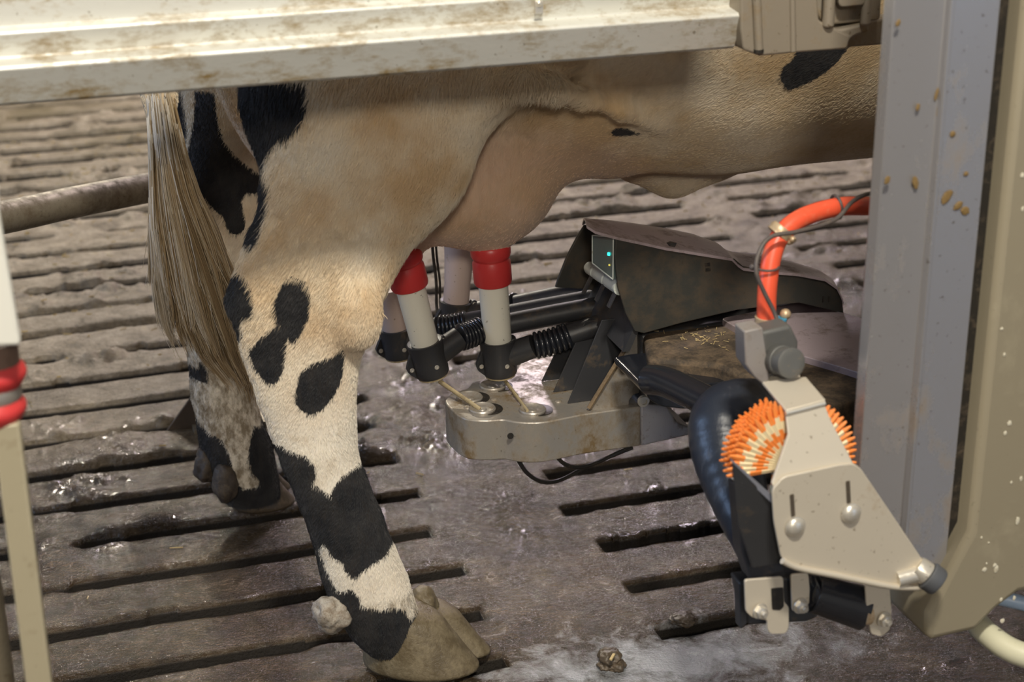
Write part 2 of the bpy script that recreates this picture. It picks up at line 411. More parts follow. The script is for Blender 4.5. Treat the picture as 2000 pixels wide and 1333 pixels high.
# near thigh, hock, cannon (centre, radius read down the leg)
near = [(712, 110, 2.24, 238, .62), (680, 190, 2.22, 203, .55), (686, 250, 2.21, 182, .52), (684, 320, 2.19, 163, .50), (663, 400, 2.18, 150, .50), (652, 450, 2.175, 141, .46), (637, 500, 2.17, 139, .42),
        (612, 560, 2.165, 134, .38), (598, 610, 2.163, 131, .37), (592, 650, 2.162, 123, .38), (594, 700, 2.16, 106, .42), (600, 760, 2.16, 94, .50), (612, 830, 2.16, 81, .60),
        (623, 890, 2.158, 70, .75), (650, 960, 2.156, 67, .85), (678, 1030, 2.153, 68, .88), (700, 1100, 2.150, 72, .9), (722, 1155, 2.148, 74, .9), (745, 1205, 2.146, 66, .95), (772, 1250, 2.145, 56, 1.0)]
chain([C(*n[:4])+(n[4],) for n in near], k=.018)
cone(C(486, 592, 2.165, 34)[:3], S(34, A(486, 592, 2.165)), C(560, 500, 2.165, 60)[:3], S(60, A(560, 500, 2.165)), .75, .02)   # point of the hock
cone(C(520, 470, 2.17, 26)[:3], S(26, A(520, 470, 2.17)), C(478, 588, 2.165, 28)[:3], S(28, A(478, 588, 2.165)), .8, .03)
ell(A(700, 620, 2.125), (.035, .02, .05), .03)
# stifle and flank fold
ell(A(770, 250, 2.215), (.115, .085, .15), .06)
cone(A(905, 215, 2.20), .030, A(1010, 150, 2.19), .024, .8, .05)
chain([tuple(A(845, 300, 2.185))+(.035,), tuple(A(885, 235, 2.180))+(.026,), tuple(A(945, 180, 2.170))+(.019,), tuple(A(1020, 160, 2.160))+(.016,), tuple(A(1085, 172, 2.155))+(.014,),
       tuple(A(1150, 194, 2.17))+(.012,), tuple(A(1215, 220, 2.19))+(.010,), tuple(A(1290, 250, 2.225))+(.008,)], k=.022)
# far leg
far = [(470, 60, 2.70, 150, .6), (455, 180, 2.70, 105, .65), (450, 290, 2.70, 92, .62), (436, 370, 2.70, 86, .58), (432, 440, 2.70, 80, .58), (430, 520, 2.70, 70, .66), (430, 600, 2.70, 62, .75), (430, 690, 2.70, 58, .8),
       (433, 760, 2.70, 56, .85), (448, 830, 2.695, 57, .9), (462, 885, 2.69, 64, .95), (478, 930, 2.69, 58, .95), (497, 965, 2.69, 50, 1.)]
chain([C(*n[:4])+(n[4],) for n in far], k=.022)
chain([C(470, 60, 2.63, 110), C(452, 180, 2.64, 80), C(398, 345, 2.67, 42)], k=.04)
# udder
ell((.700, 2.43, .745), (.150, .165, .185), .045)
ell((.50, 2.46, .80), (.150, .145, .155), .06)
ell(A(945, 370, 2.38), (.100, .085, .085), .04)
ell(A(850, 375, 2.36), (.09, .08, .07), .04)
ell((.62, 2.50, .70), (.16, .13, .10), .05)
# teats run down into the cups
TEATS = {'near_fore': (958, 455, 962, 520, 2.36), 'near_hind': (806, 465, 800, 530, 2.36), 'far_fore': (905, 430, 895, 500, 2.52), 'far_hind': (760, 500, 757, 560, 2.50)}
for a, b, c, d, y in TEATS.values():
    cone(A(a, b, y), .020, A(c, d, y), .012, 1, .028)
# belly sag at the navel and groin hollow
cone(A(1245, 318, 2.46), .030, A(1312, 344, 2.46), .024, 1.1, .045); cone(A(1312, 344, 2.46), .024, A(1390, 322, 2.46), .022, 1.1, .05)
cone(A(1110, 290, 2.36), .030, A(1190, 296, 2.38), .030, 1, .05)
# shoulders, fore legs, neck, head (beyond the steel post)
for yy in (2.30, 2.64):
    chain([(2.02, yy, 1.08, .17, .6), (2.00, yy, .85, .11, .7), (1.96, yy, .68, .075, .8), (1.97, yy, .46, .052, .9), (1.98, yy, .40, .056, .9), (1.97, yy, .30, .040, 1), (1.97, yy, .16, .038, 1),
           (1.99, yy, .12, .046, 1), (2.03, yy, .06, .040, 1)], k=.03)
chain([(2.10, YC, 1.12, .28, .7), (2.32, YC, 1.20, .19, .7), (2.48, YC, 1.28, .145, .75)], k=.06)
chain([(2.50, YC, 1.32, .125, .85), (2.60, YC, 1.22, .10, .8), (2.68, YC, 1.10, .068, .9)], k=.04)
# tail root and tail
TAILC = [(.27, YC, 1.30, .045), (.17, YC-.02, 1.24, .036), (.155, 2.44, 1.05, .026)]
chain(TAILC+[tuple(A(312, 190, 2.42))+(.021,), tuple(A(325, 300, 2.40))+(.019,), tuple(A(342, 400, 2.385))+(.015,), tuple(A(365, 480, 2.37))+(.010,)], k=.02)

def surface_nets(F):
    s = F < 0; nx, ny, nz = F.shape
    c = np.zeros((nx-1, ny-1, nz-1), np.int8)
    for i in (0, 1):
        for j in (0, 1):
            for k in (0, 1): c += s[i:nx-1+i, j:ny-1+j, k:nz-1+k]
    act = (c > 0) & (c < 8); ids = np.full(act.shape, -1, np.int64); ii = np.argwhere(act); ids[act] = np.arange(len(ii))
    acc = np.zeros((len(ii), 3)); cnt = np.zeros(len(ii))
    corners = [(i, j, k) for i in (0, 1) for j in (0, 1) for k in (0, 1)]
    for a in corners:
        for ax in range(3):
            if a[ax]: continue
            b = list(a); b[ax] = 1
            va = F[ii[:, 0]+a[0], ii[:, 1]+a[1], ii[:, 2]+a[2]]; vb = F[ii[:, 0]+b[0], ii[:, 1]+b[1], ii[:, 2]+b[2]]
            x = (va < 0) != (vb < 0); t = np.where(x, va/(va-vb+1e-12), 0)
            p = np.tile(np.array(a, float), (len(ii), 1)); p[:, ax] = t
            acc += np.where(x[:, None], p, 0); cnt += x
    V = LO+(ii+acc/cnt[:, None])*VOX
    Fs = []
    for ax in range(3):
        b, c2 = [(1, 2), (2, 0), (0, 1)][ax]
        lo = [slice(None)]*3; hi = [slice(None)]*3; lo[ax] = slice(0, -1); hi[ax] = slice(1, None)
        e = np.argwhere(s[tuple(lo)] != s[tuple(hi)])
        e = e[(e[:, b] > 0) & (e[:, c2] > 0) & (e[:, b] < F.shape[b]-1) & (e[:, c2] < F.shape[c2]-1)]
        ins = s[e[:, 0], e[:, 1], e[:, 2]]
        q = []
        for db, dc in ((1, 1), (0, 1), (0, 0), (1, 0)):
            f = e.copy(); f[:, b] -= db; f[:, c2] -= dc; q.append(ids[f[:, 0], f[:, 1], f[:, 2]])
        q = np.stack(q, 1); q[~ins] = q[~ins][:, ::-1]; Fs.append(q)
    Q = np.concatenate(Fs); Q = Q[(Q >= 0).all(1)]
    return V, Q
CV, CQ = surface_nets(FLD)
ed = np.concatenate([CQ[:, [0, 1]], CQ[:, [1, 2]], CQ[:, [2, 3]], CQ[:, [3, 0]]])
def laplace(V, it, w):
    n = np.bincount(ed[:, 0], minlength=len(V))+np.bincount(ed[:, 1], minlength=len(V))
    for _ in range(it):
        s = np.stack([np.bincount(ed[:, 0], V[ed[:, 1], k], len(V))+np.bincount(ed[:, 1], V[ed[:, 0], k], len(V)) for k in range(3)], 1)
        V = V*(1-w)+w*s/n[:, None]
    return V
for _ in range(12): CV = laplace(CV, 1, .55); CV = laplace(CV, 1, -.56)
CV = laplace(CV, 5, .5)
# keep the largest connected piece only (one body)
lab = np.arange(len(CV))
for _ in range(400):
    m = np.minimum(lab[ed[:, 0]], lab[ed[:, 1]]); l2 = lab.copy()
    np.minimum.at(l2, ed[:, 0], m); np.minimum.at(l2, ed[:, 1], m); l2 = l2[l2]
    if (l2 == lab).all(): break
    lab = l2
keep = lab == np.bincount(lab).argmax()
newid = np.cumsum(keep)-1; CQ = newid[CQ[keep[CQ[:, 0]]]]; CV = CV[keep]
BVH = BVHTree.FromPolygons([tuple(p) for p in CV], [tuple(int(i) for i in q) for q in CQ])
def hitY(px, py, default):
    h = BVH.ray_cast(Vector(CAM), Vector(_ray(px, py)))
    return h[0].y if h[0] is not None else default

def sdpoly(X, Zc, poly):                # signed distance (negative inside) to a closed polygon in the x-z plane
    d = np.full(len(X), 9.); ins = np.zeros(len(X), bool); n = len(poly)
    for i in range(n):
        ax, az = poly[i]; bx, bz = poly[(i+1) % n]; ex, ez = bx-ax, bz-az
        wx, wz = X-ax, Zc-az; t = np.clip((wx*ex+wz*ez)/(ex*ex+ez*ez+1e-12), 0, 1)
        d = np.minimum(d, np.hypot(wx-t*ex, wz-t*ez))
        cr = ((az > Zc) != (bz > Zc)) & (X < (bx-ax)*(Zc-az)/(bz-az+1e-12)+ax); ins ^= cr
    return np.where(ins, -d, d)
def sc(pts, s, ox, oy): return [(ox+x/s, oy+y/s) for x, y in pts]
# patches: (which limb, reference point for its depth, outline, black/white)
PATCH = [
 ('near', (560, 220), [(420, 130), (596, 150), (600, 198), (588, 232), (566, 262), (545, 274), (530, 300), (521, 335), (530, 362), (526, 405), (512, 440), (504, 470), (490, 480), (420, 480)], 'b'),
 ('near', (480, 590), [(420, 535), (478, 543), (490, 562), (496, 598), (492, 618), (476, 622), (470, 640), (476, 662), (462, 690), (420, 690)], 'b'),
 ('near', (570, 600), sc([(1600, 320), (1650, 315), (1700, 345), (1722, 420), (1718, 500), (1690, 590), (1655, 650), (1635, 690), (1600, 655), (1585, 720), (1575, 830), (1540, 910), (1510, 930), (1460, 900), (1410, 830), (1390, 760), (1430, 690), (1500, 615), (1556, 578), (1530, 540), (1528, 450), (1555, 375)], 2.836, 0, 430), 'b'),
 ('near', (630, 750), sc([(1895, 715), (1918, 760), (1905, 880), (1860, 970), (1790, 1050), (1715, 1085), (1665, 1050), (1637, 1020), (1640, 920), (1665, 840), (1740, 790), (1830, 765)], 2.836, 0, 430), 'b'),
 ('near', (660, 1000), [(440, 885), (548, 888), (575, 895), (602, 899), (618, 915), (620, 935), (612, 955), (628, 958), (646, 972), (655, 950), (672, 935), (692, 926), (760, 915), (820, 1000), (860, 1150), (870, 1300), (560, 1330), (440, 1250)], 'b'),
 ('near', (700, 1140), sc([(365, -5), (350, 110), (395, 200), (430, 310), (495, 415), (600, 350), (672, 410), (690, 495), (850, 525), (1000, 505), (1110, 560), (1150, 640), (1240, 640), (1500, 560), (1400, 100), (1200, 30), (990, 30), (940, 70), (840, 100), (690, 190), (640, 262), (560, 205), (530, 120), (440, 90), (400, 10)], 4.762, 560, 1080), 'w'),
 ('far', (430, 330), sc([(352, 20), (450, 20), (478, 200), (520, 330), (600, 430), (680, 510), (790, 600), (800, 690), (740, 702), (690, 690), (662, 735), (690, 870), (680, 925), (640, 945), (600, 940), (570, 890), (550, 830), (480, 775), (440, 715), (400, 735), (350, 680), (308, 610), (298, 570), (325, 500), (338, 400), (350, 280), (352, 120)], 3.03, 260, 160), 'b'),
 ('far', (430, 330), sc([(120, 20), (290, 20), (312, 180), (328, 300), (322, 420), (290, 580), (100, 600)], 3.03, 260, 160), 'b'),
 ('far', (380, 720), sc([(100, 330), (160, 350), (190, 430), (215, 440), (235, 445), (250, 390), (285, 440), (292, 520), (230, 545), (190, 520), (100, 520)], 2.776, 300, 560), 'b'),
 ('far', (480, 810), sc([(490, 652), (520, 655), (527, 740), (500, 745), (488, 700)], 2.776, 300, 560), 'b'),
 ('far', (470, 900), sc([(100, 655), (215, 650), (800, 650), (900, 1400), (100, 1400)], 2.776, 300, 560), 'b'),
 ('far', (470, 900), sc([(212, 560), (232, 700), (260, 790), (310, 835), (360, 840), (395, 880), (425, 960), (440, 1060), (490, 1100), (570, 1090), (578, 1060), (535, 1020), (512, 950), (530, 850), (560, 785), (600, 800), (700, 560)], 2.776, 300, 560), 'w'),
 ('body', (1590, 130), [(1527, 152), (1538, 172), (1550, 184), (1575, 172), (1600, 158), (1626, 135), (1640, 115), (1655, 90), (1665, 20), (1560, 20), (1552, 95), (1544, 118), (1530, 130)], 'b'),
 ('body', (1220, 258), [(1193, 258), (1203, 247), (1225, 249), (1240, 257), (1254, 265), (1225, 268), (1200, 267)], 'b'),
]
def regions(P):
    x, y, z = P[:, 0], P[:, 1], P[:, 2]
    zz = np.clip(z, 0, 1)
    near = (y < 2.30) & (x < .80) & ((z > .60) | (y < 2.26))
    farr = (y > 2.52) & (x < .66) & ~near
    body = (x > .82) & (y < YC+.05)
    return {'near': near, 'far': farr, 'body': body}
def patch_field(P):
    out = np.full(len(P), .05); rg = regions(P)
    # a plain patch pattern over the side away from the stall rail
    for c, r in (((.55, 2.8, 1.2), .22), ((1.25, 2.85, 1.15), .28), ((2.35, 2.47, 1.25), .22), ((.9, 2.5, 1.45), .25), ((1.6, 2.4, 1.5), .2)):
        out = np.minimum(out, np.linalg.norm(P-np.array(c), axis=1)-r)
    for limb, ref, poly, kind in PATCH:
        m = rg[limb]
        Y0 = hitY(ref[0], ref[1], {'near': 2.1, 'far': 2.64, 'body': 2.15}[limb])
        pl = [(A(u, v, Y0).x, A(u, v, Y0).z) for u, v in poly]
        d = sdpoly(P[m, 0], P[m, 2], pl)
        out[m] = np.minimum(out[m], d) if kind == 'b' else np.maximum(out[m], -d)
    return np.clip(out, -.05, .05)
def pink_field(P):                       # bare skin of the udder and the inside of the thighs
    d1 = np.sqrt(((P[:, 0]-.66)/.30)**2+((P[:, 1]-2.44)/.20)**2+((P[:, 2]-.71)/.21)**2)
    v = np.clip((1.25-d1)*3, 0, 1); return np.where(regions(P)['near'] & (P[:, 1] < 2.20), 0, v)
def mesh_from(name, V, Q, mat):
    me = bpy.data.meshes.new(name); me.vertices.add(len(V)); me.vertices.foreach_set('co', V.ravel())
    me.loops.add(Q.size); me.loops.foreach_set('vertex_index', Q.ravel())
    me.polygons.add(len(Q)); me.polygons.foreach_set('loop_start', np.arange(len(Q))*Q.shape[1])
    me.polygons.foreach_set('use_smooth', np.ones(len(Q), bool)); me.update(); me.validate(); me.materials.append(mat)
    return me

def coat_material(name, hair=False):
    t = NT(name)
    v = t.coord()
    fib = t.coord((120, 120, 22)); n_f = t.noise(1.0, 3, .6, fib)
    big = t.noise(6.5, 4, .6, v); mid = t.noise(28, 4, .6, v)
    white = t.ramp(big, [(.36, (.74, .66, .53)), (.50, (.72, .60, .43)), (.64, (.62, .45, .26))])
    sp = t.new('ShaderNodeSeparateXYZ'); t.link(v, sp.inputs[0])
    low = t.ramp(sp.outputs[2], [(.40, 1.), (.60, 0.)])
    white = t.mix(t.math('MULTIPLY', low, .8), white, (.78, .74, .66))
    white = t.mix(t.math('MULTIPLY', t.ramp(mid, [(.55, 0.), (.75, 1.)]), .35), white, (.42, .30, .16))
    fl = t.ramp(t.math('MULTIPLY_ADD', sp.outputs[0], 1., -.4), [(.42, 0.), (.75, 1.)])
    white = t.mix(t.math('MULTIPLY', fl, t.ramp(big, [(.3, .35), (.6, .75)])), white, (.42, .31, .175))  # dirty brown flank, with the shade behind the post put into the coat colour
    pink = t.attr('pink').outputs['Fac']
    white = t.mix(t.math('MULTIPLY', pink, .75), white, t.ramp(big, [(.38, (.66, .44, .33)), (.62, (.60, .41, .28))]))
    dk = t.attr('dirt').outputs['Fac']
    dirtm = t.math('MULTIPLY', dk, t.ramp(t.noise(60, 5, .75, t.coord((1, 1, .5))), [(.40, 0.), (.58, 1.)]))
    white = t.mix(dirtm, white, (.17, .12, .06))
    black = t.ramp(mid, [(.35, (.008, .009, .012)), (.7, (.030, .029, .030))])
    p = t.attr('patch').outputs['Fac']
    if hair: pf = t.math('MULTIPLY_ADD', p, -500, .5, clamp=True)
    else:
        n = t.math('MULTIPLY', t.math('ADD', t.noise(240, 3, .6, t.coord((1, 1, .35))), -.5), .010)
        pf = t.math('MULTIPLY_ADD', t.math('ADD', p, n), -600, .5, clamp=True)
    col = t.mix(pf, white, black)
    if not hair:
        col = t.mix(t.math('MULTIPLY', t.ramp(n_f, [(.35, 1.), (.6, 0.)]), .12), col, (.10, .07, .04))
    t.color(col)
    t.set(Roughness=.55, Specular_IOR_Level=.25, Sheen_Weight=.15, Sheen_Roughness=.5)
    if not hair:
        t.set(Subsurface_Weight=.04); t.b.inputs['Subsurface Radius'].default_value = (.01, .005, .003)
        t.bump(t.math('ADD', n_f, t.math('MULTIPLY', t.noise(14, 4, .6, v), .7)), .12, .003)
    return t.m
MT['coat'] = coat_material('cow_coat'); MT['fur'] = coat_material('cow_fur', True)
def dirt_field(P):
    x, y, z = P.T
    f = ((y > 2.5) & (x < .66) & (z < .42) & (z > .08))*.8      # far cannon
    f = f+((y < 2.3) & (x < .9) & (z < .14))*.6+np.clip((z-1.0)/.1, 0, 1)*0
    return np.clip(f, 0, 1)
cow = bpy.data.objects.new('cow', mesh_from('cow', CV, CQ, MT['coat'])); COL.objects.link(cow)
for nm, f in (('patch', patch_field), ('pink', pink_field), ('dirt', dirt_field)):
    a = cow.data.attributes.new(nm, 'FLOAT', 'POINT'); a.data.foreach_set('value', f(CV).astype(np.float32))
tag(cow, 'black and white dairy cow standing in the stall with milking cups on its udder', 'cow')

# --- coat hair on what the rail leaves in sight
def grow_fur():
    q = CV[CQ]; cen = q.mean(1); nrm = np.cross(q[:, 2]-q[:, 0], q[:, 3]-q[:, 1]); ar = np.linalg.norm(nrm, axis=1)/2; nrm /= (2*ar[:, None]+1e-12)
    rg = regions(cen); x, y, z = cen.T
    facing = ((CAM-cen)*nrm).sum(1)/np.linalg.norm(CAM-cen, axis=1)
    inview = (z < 1.02) & (x > .05) & (x < 1.5) & (facing > -.45)
    dens = np.where(rg['near'], 1.0, np.where(rg['far'], .8, .62))*inview
    dens = np.where((pink_field(cen) > .6), dens*.30, dens)
    wgt = ar*dens; N = 210000
    pick = rng.choice(len(cen), N, p=wgt/wgt.sum())
    a, b = rng.random((2, N, 1)); P = (q[pick, 0]*(1-a)+q[pick, 1]*a)*(1-b)+(q[pick, 3]*(1-a)+q[pick, 2]*a)*b
    n = nrm[pick]; x, y, z = P.T
    # lie of the hair: down and back, swirling with a slow noise
    ang = (fbm(x*1.0+7, z+y, .12, 90, 3)-.5)*2.6
    flow = np.stack([-.35+.9*np.sin(ang)*.7, np.zeros(N), -1.0*np.ones(N)], 1)
    isbody = (x > .75); flow[isbody] = np.stack([-.7+.5*np.sin(ang[isbody]), 0*ang[isbody], -.6*np.ones(isbody.sum())], 1)
    flow += rng.normal(0, .20, (N, 3)); flow -= n*(flow*n).sum(1)[:, None]; flow /= np.linalg.norm(flow, axis=1)[:, None]+1e-9
    long_ = np.clip((z-.50)/.25, 0, 1)
    nr = (y < 2.30) & (x < .8)
    L = (.0065+.012*long_*nr+.002*isbody)*rng.uniform(.6, 1.25, N)
    L = np.where(pink_field(P) > .5, L*.6, L)
    lift = rng.uniform(.12, .36, N)*np.where(isbody, .35, 1); L = np.where(isbody, L*.8, L)
    p0 = P-n*.0006; p1 = P+flow*(L*.5)[:, None]+n*(L*lift*.5)[:, None]; p2 = P+flow*L[:, None]+n*(L*lift*.72)[:, None]
    pts = np.stack([p0, p1, p2], 1).reshape(-1, 3).astype(np.float32)
    hc = bpy.data.hair_curves.new('coat_hair'); hc.add_curves([3]*N)
    hc.attributes['position'].data.foreach_set('vector', pts.ravel())
    ra = hc.attributes.get('radius') or hc.attributes.new('radius', 'FLOAT', 'POINT')
    ra.data.foreach_set('value', (np.array([.00034, .00026, .00006], np.float32)[None]*np.where(isbody, .7, 1)[:, None]).astype(np.float32).ravel())
    for nm, f in (('patch', patch_field(P)+rng.normal(0, .0012, N)), ('pink', pink_field(P)), ('dirt', dirt_field(P))):
        at = hc.attributes.new(nm, 'FLOAT', 'CURVE'); at.data.foreach_set('value', f.astype(np.float32))
    hc.materials.append(MT['fur'])
    o = bpy.data.objects.new('coat_hair', hc); COL.objects.link(o); o.parent = cow
    o['kind'] = 'stuff'
grow_fur()

# --- tail switch: a few thousand long hairs
def tail_hair():
    t = NT('tail_hair')
    tn = t.attr('tone').outputs['Fac']
    t.color(t.ramp(tn, [(0., (.80, .76, .70)), (.35, (.60, .50, .36)), (.7, (.36, .25, .13)), (1., (.16, .11, .06))]))
    t.set(Roughness=.42, Specular_IOR_Level=.4)
    def lerp(t_, tab): return np.interp(t_, [a for a, _ in tab], [b for _, b in tab])
    # left and right outline of the hanging switch, down the picture
    yl = [(185, 285), (300, 292), (450, 296), (560, 304), (640, 318), (700, 345), (760, 420), (800, 440)]
    yr = [(185, 336), (300, 362), (380, 388), (450, 420), (520, 448), (600, 476), (680, 500), (740, 512), (800, 515)]
    N = 6500; K = 14; pts = np.zeros((N, K, 3), np.float32); tone = np.zeros(N)
    CL = []
    for c in range(110):
        u = (c+.5)/110+rng.normal(0, .01)
        CL.append(dict(u=u, s0=rng.uniform(185, 330) if c % 3 else rng.uniform(250, 480), e=lerp(u, [(0, 640), (.12, 690), (.3, 715), (.5, 760), (.75, 790), (1., 742)])*rng.uniform(.86, 1.03),
                  ph=rng.uniform(0, 6.28), w=rng.uniform(3, 13), fr=rng.uniform(3, 7), du=rng.normal(0, .09), tn=rng.normal(0, .20), d=rng.uniform(-.02, .025)))
    for i in range(N):
        c = CL[rng.integers(110)] if rng.random() < .93 else None
        fly = c is None
        if fly: c = dict(CL[rng.integers(110)]); c['ph'] = rng.uniform(0, 6.28); c['w'] *= 1.6; c['du'] = rng.normal(0, .12); c['tn'] = rng.normal(-.1, .2)
        sp = rng.normal(0, .030); s0 = c['s0']+rng.uniform(-25, 90); s1 = min(c['e']*rng.uniform(.93, 1.01), s0+rng.uniform(260, 520))
        jit = rng.normal(0, 1.6); Yd = 2.395+c['d']-.03*math.sin(c['u']*3.1)+rng.normal(0, .006)
        for k in range(K):
            f = k/(K-1); py = s0+(s1-s0)*f; g = min(max((py-300)/380, 0), 1)
            l = lerp(py, yl); r = lerp(py, yr)
            uu = c['u']+c['du']*g**1.3+sp*(1-.55*f); uu = min(max(uu, -.03 if not fly else -.10), 1.05)
            px = l+(r-l)*uu+math.sin(g*c['fr']+c['ph'])*c['w']*g+jit*f
            pts[i, k] = A(px, py, Yd+.014*g*math.sin(c['ph']*3))
        mean = (s0+s1)/2
        tone[i] = np.clip((mean-360)/300*.85+c['u']*.32+c['tn']+rng.normal(0, .07)+.08, 0, 1)
    hc = bpy.data.hair_curves.new('tail_switch'); hc.add_curves([K]*N)
    hc.attributes['position'].data.foreach_set('vector', pts.ravel())
    ra = hc.attributes.get('radius') or hc.attributes.new('radius', 'FLOAT', 'POINT')
    ra.data.foreach_set('value', np.tile(np.linspace(.00075, .0002, K).astype(np.float32), N))
    at = hc.attributes.new('tone', 'FLOAT', 'CURVE'); at.data.foreach_set('value', tone.astype(np.float32))
    hc.materials.append(t.m)
    o = bpy.data.objects.new('tail_switch', hc); COL.objects.link(o); o.parent = cow
    o['label'] = 'long cream tail hair, brown with dirt towards its tip'
tail_hair()

# --- hooves: two claws each, dewclaws behind the fetlock
def claw(name, heel, toe, width, height, side, mat, parent=None, cor=.55, squash=1.0):
    heel = Vector(heel); toe = Vector(toe); ax = (toe-heel); L = ax.length; ax.normalize(); sd = Vector((ax.y, -ax.x, 0))*side
    n = 24; rings = []; K = 9
    for k in range(K+1):
        h = k/K
        # the outline narrows upwards; the front wall slopes back
        x0 = .02+.06*h*(1-h); x1 = 1.0-(1-cor)*h**.85; wk = 1-.28*h**1.6
        bul = math.sin(min(h, 1)*math.pi*.5)
        ring = []
        for j in range(n):
            a = 2*math.pi*j/n; c, s_ = math.cos(a), math.sin(a)
            px = (x0+x1)/2+(x1-x0)/2*c
            taper = (1-.22*max(c, 0)**2.6)
            off = width*.5*s_*wk*taper*(abs(s_)**-.12 if abs(s_) > .05 else 1)
            z = height*h*(1-.16*max(c, 0))+(-.10*height*h*max(-c, 0))
            ring.append(heel+ax*(px*L)+sd*(off)+Vector((0, 0, z+.0008)))
        rings.append(ring)
    mb = MB(); vs = [p for r in rings for p in r]; fs = []
    for k in range(K):
        for j in range(n): fs.append((k*n+j, k*n+(j+1) % n, (k+1)*n+(j+1) % n, (k+1)*n+j))
    top = sum(rings[-1], Vector())/n+Vector((0, 0, height*.12)); vs.append(top); ti = len(vs)-1
    fs += [(K*n+j, K*n+(j+1) % n, ti) for j in range(n)]; fs.append(tuple(range(n-1, -1, -1)))
    mb.add(vs, fs)
    return mb.build(name, mat, parent, smooth=60, sub=1)
FZ = .002
hn = Z(714, 1300, 0); tn_ = Z(948, 1322, 0)
dirn = (tn_-hn).normalized(); perp = Vector((-dirn.y, dirn.x, 0))
claw('hoof', hn+Vector((-.006, .010, FZ)), tn_+Vector((.004, .012, FZ)), .112, .100, 1, MT['horn'], cow, cor=.66)
claw('hoof', hn+perp*.062+dirn*.05+Vector((0, 0, FZ)), tn_+perp*.056+dirn*(.004)+Vector((0, 0, FZ)), .075, .074, 1, MT['horn'], cow, cor=.60)
hf = Z(452, 1002, 0); tf = Z(585, 985, 0); df = (tf-hf).normalized(); pf_ = Vector((-df.y, df.x, 0))
claw('hoof', hf+Vector((0, .012, FZ)), tf+Vector((0, .006, FZ)), .085, .078, 1, MT['muck'], cow, cor=.62)
claw('hoof', hf+pf_*.068+df*.01+Vector((0, 0, FZ)), tf+pf_*.06+Vector((0, 0, FZ)), .060, .066, 1, MT['muck'], cow, cor=.60)
for yy in (2.30, 2.64):
    for s_ in (-1, 1):
        claw('hoof', (1.99, yy+.030*s_, FZ), (2.11, yy+.030*s_, FZ), .058, .07, 1, MT['horn'], cow)
def lumpy(c, r, seed, amp=.18, squash=(1, 1, 1)):
    bm = bmesh.new(); bmesh.ops.create_icosphere(bm, subdivisions=4, radius=1)
    from mathutils import noise
    vs = []
    for v in bm.verts:
        k = 1+amp*noise.fractal(v.co*1.6+Vector((seed*7.1, 0, 0)), 1.0, 2.0, 4)
        vs.append(Vector(c)+Vector((v.co.x*squash[0], v.co.y*squash[1], v.co.z*squash[2]))*r*k)
    fs = [tuple(v.index for v in f.verts) for f in bm.faces]; bm.free()
    return vs, fs
m = MB(); m.add(*lumpy(A(648, 1199, 2.125), .0265, 3, .22)); dc = m.build('dewclaw', MT['crust'], cow, smooth=80); dc['label'] = 'dewclaw crusted with pale dried muck'
m = MB(); m.add(*lumpy(A(828, 1186, 2.185), .027, 5, .15, (.8, 1, 1.25))); m.build('dewclaw', MT['horn'], cow, smooth=80)
m = MB(); m.add(*lumpy(A(404, 910, 2.68), .025, 6, .2, (.85, 1, 1.3))); m.build('dewclaw', MT['dewclaw'], cow, smooth=80)
m = MB(); m.add(*lumpy(A(440, 944, 2.64), .025, 8, .13, (.85, 1, 1.45))); m.build('dewclaw', MT['dewclaw'], cow, smooth=80)
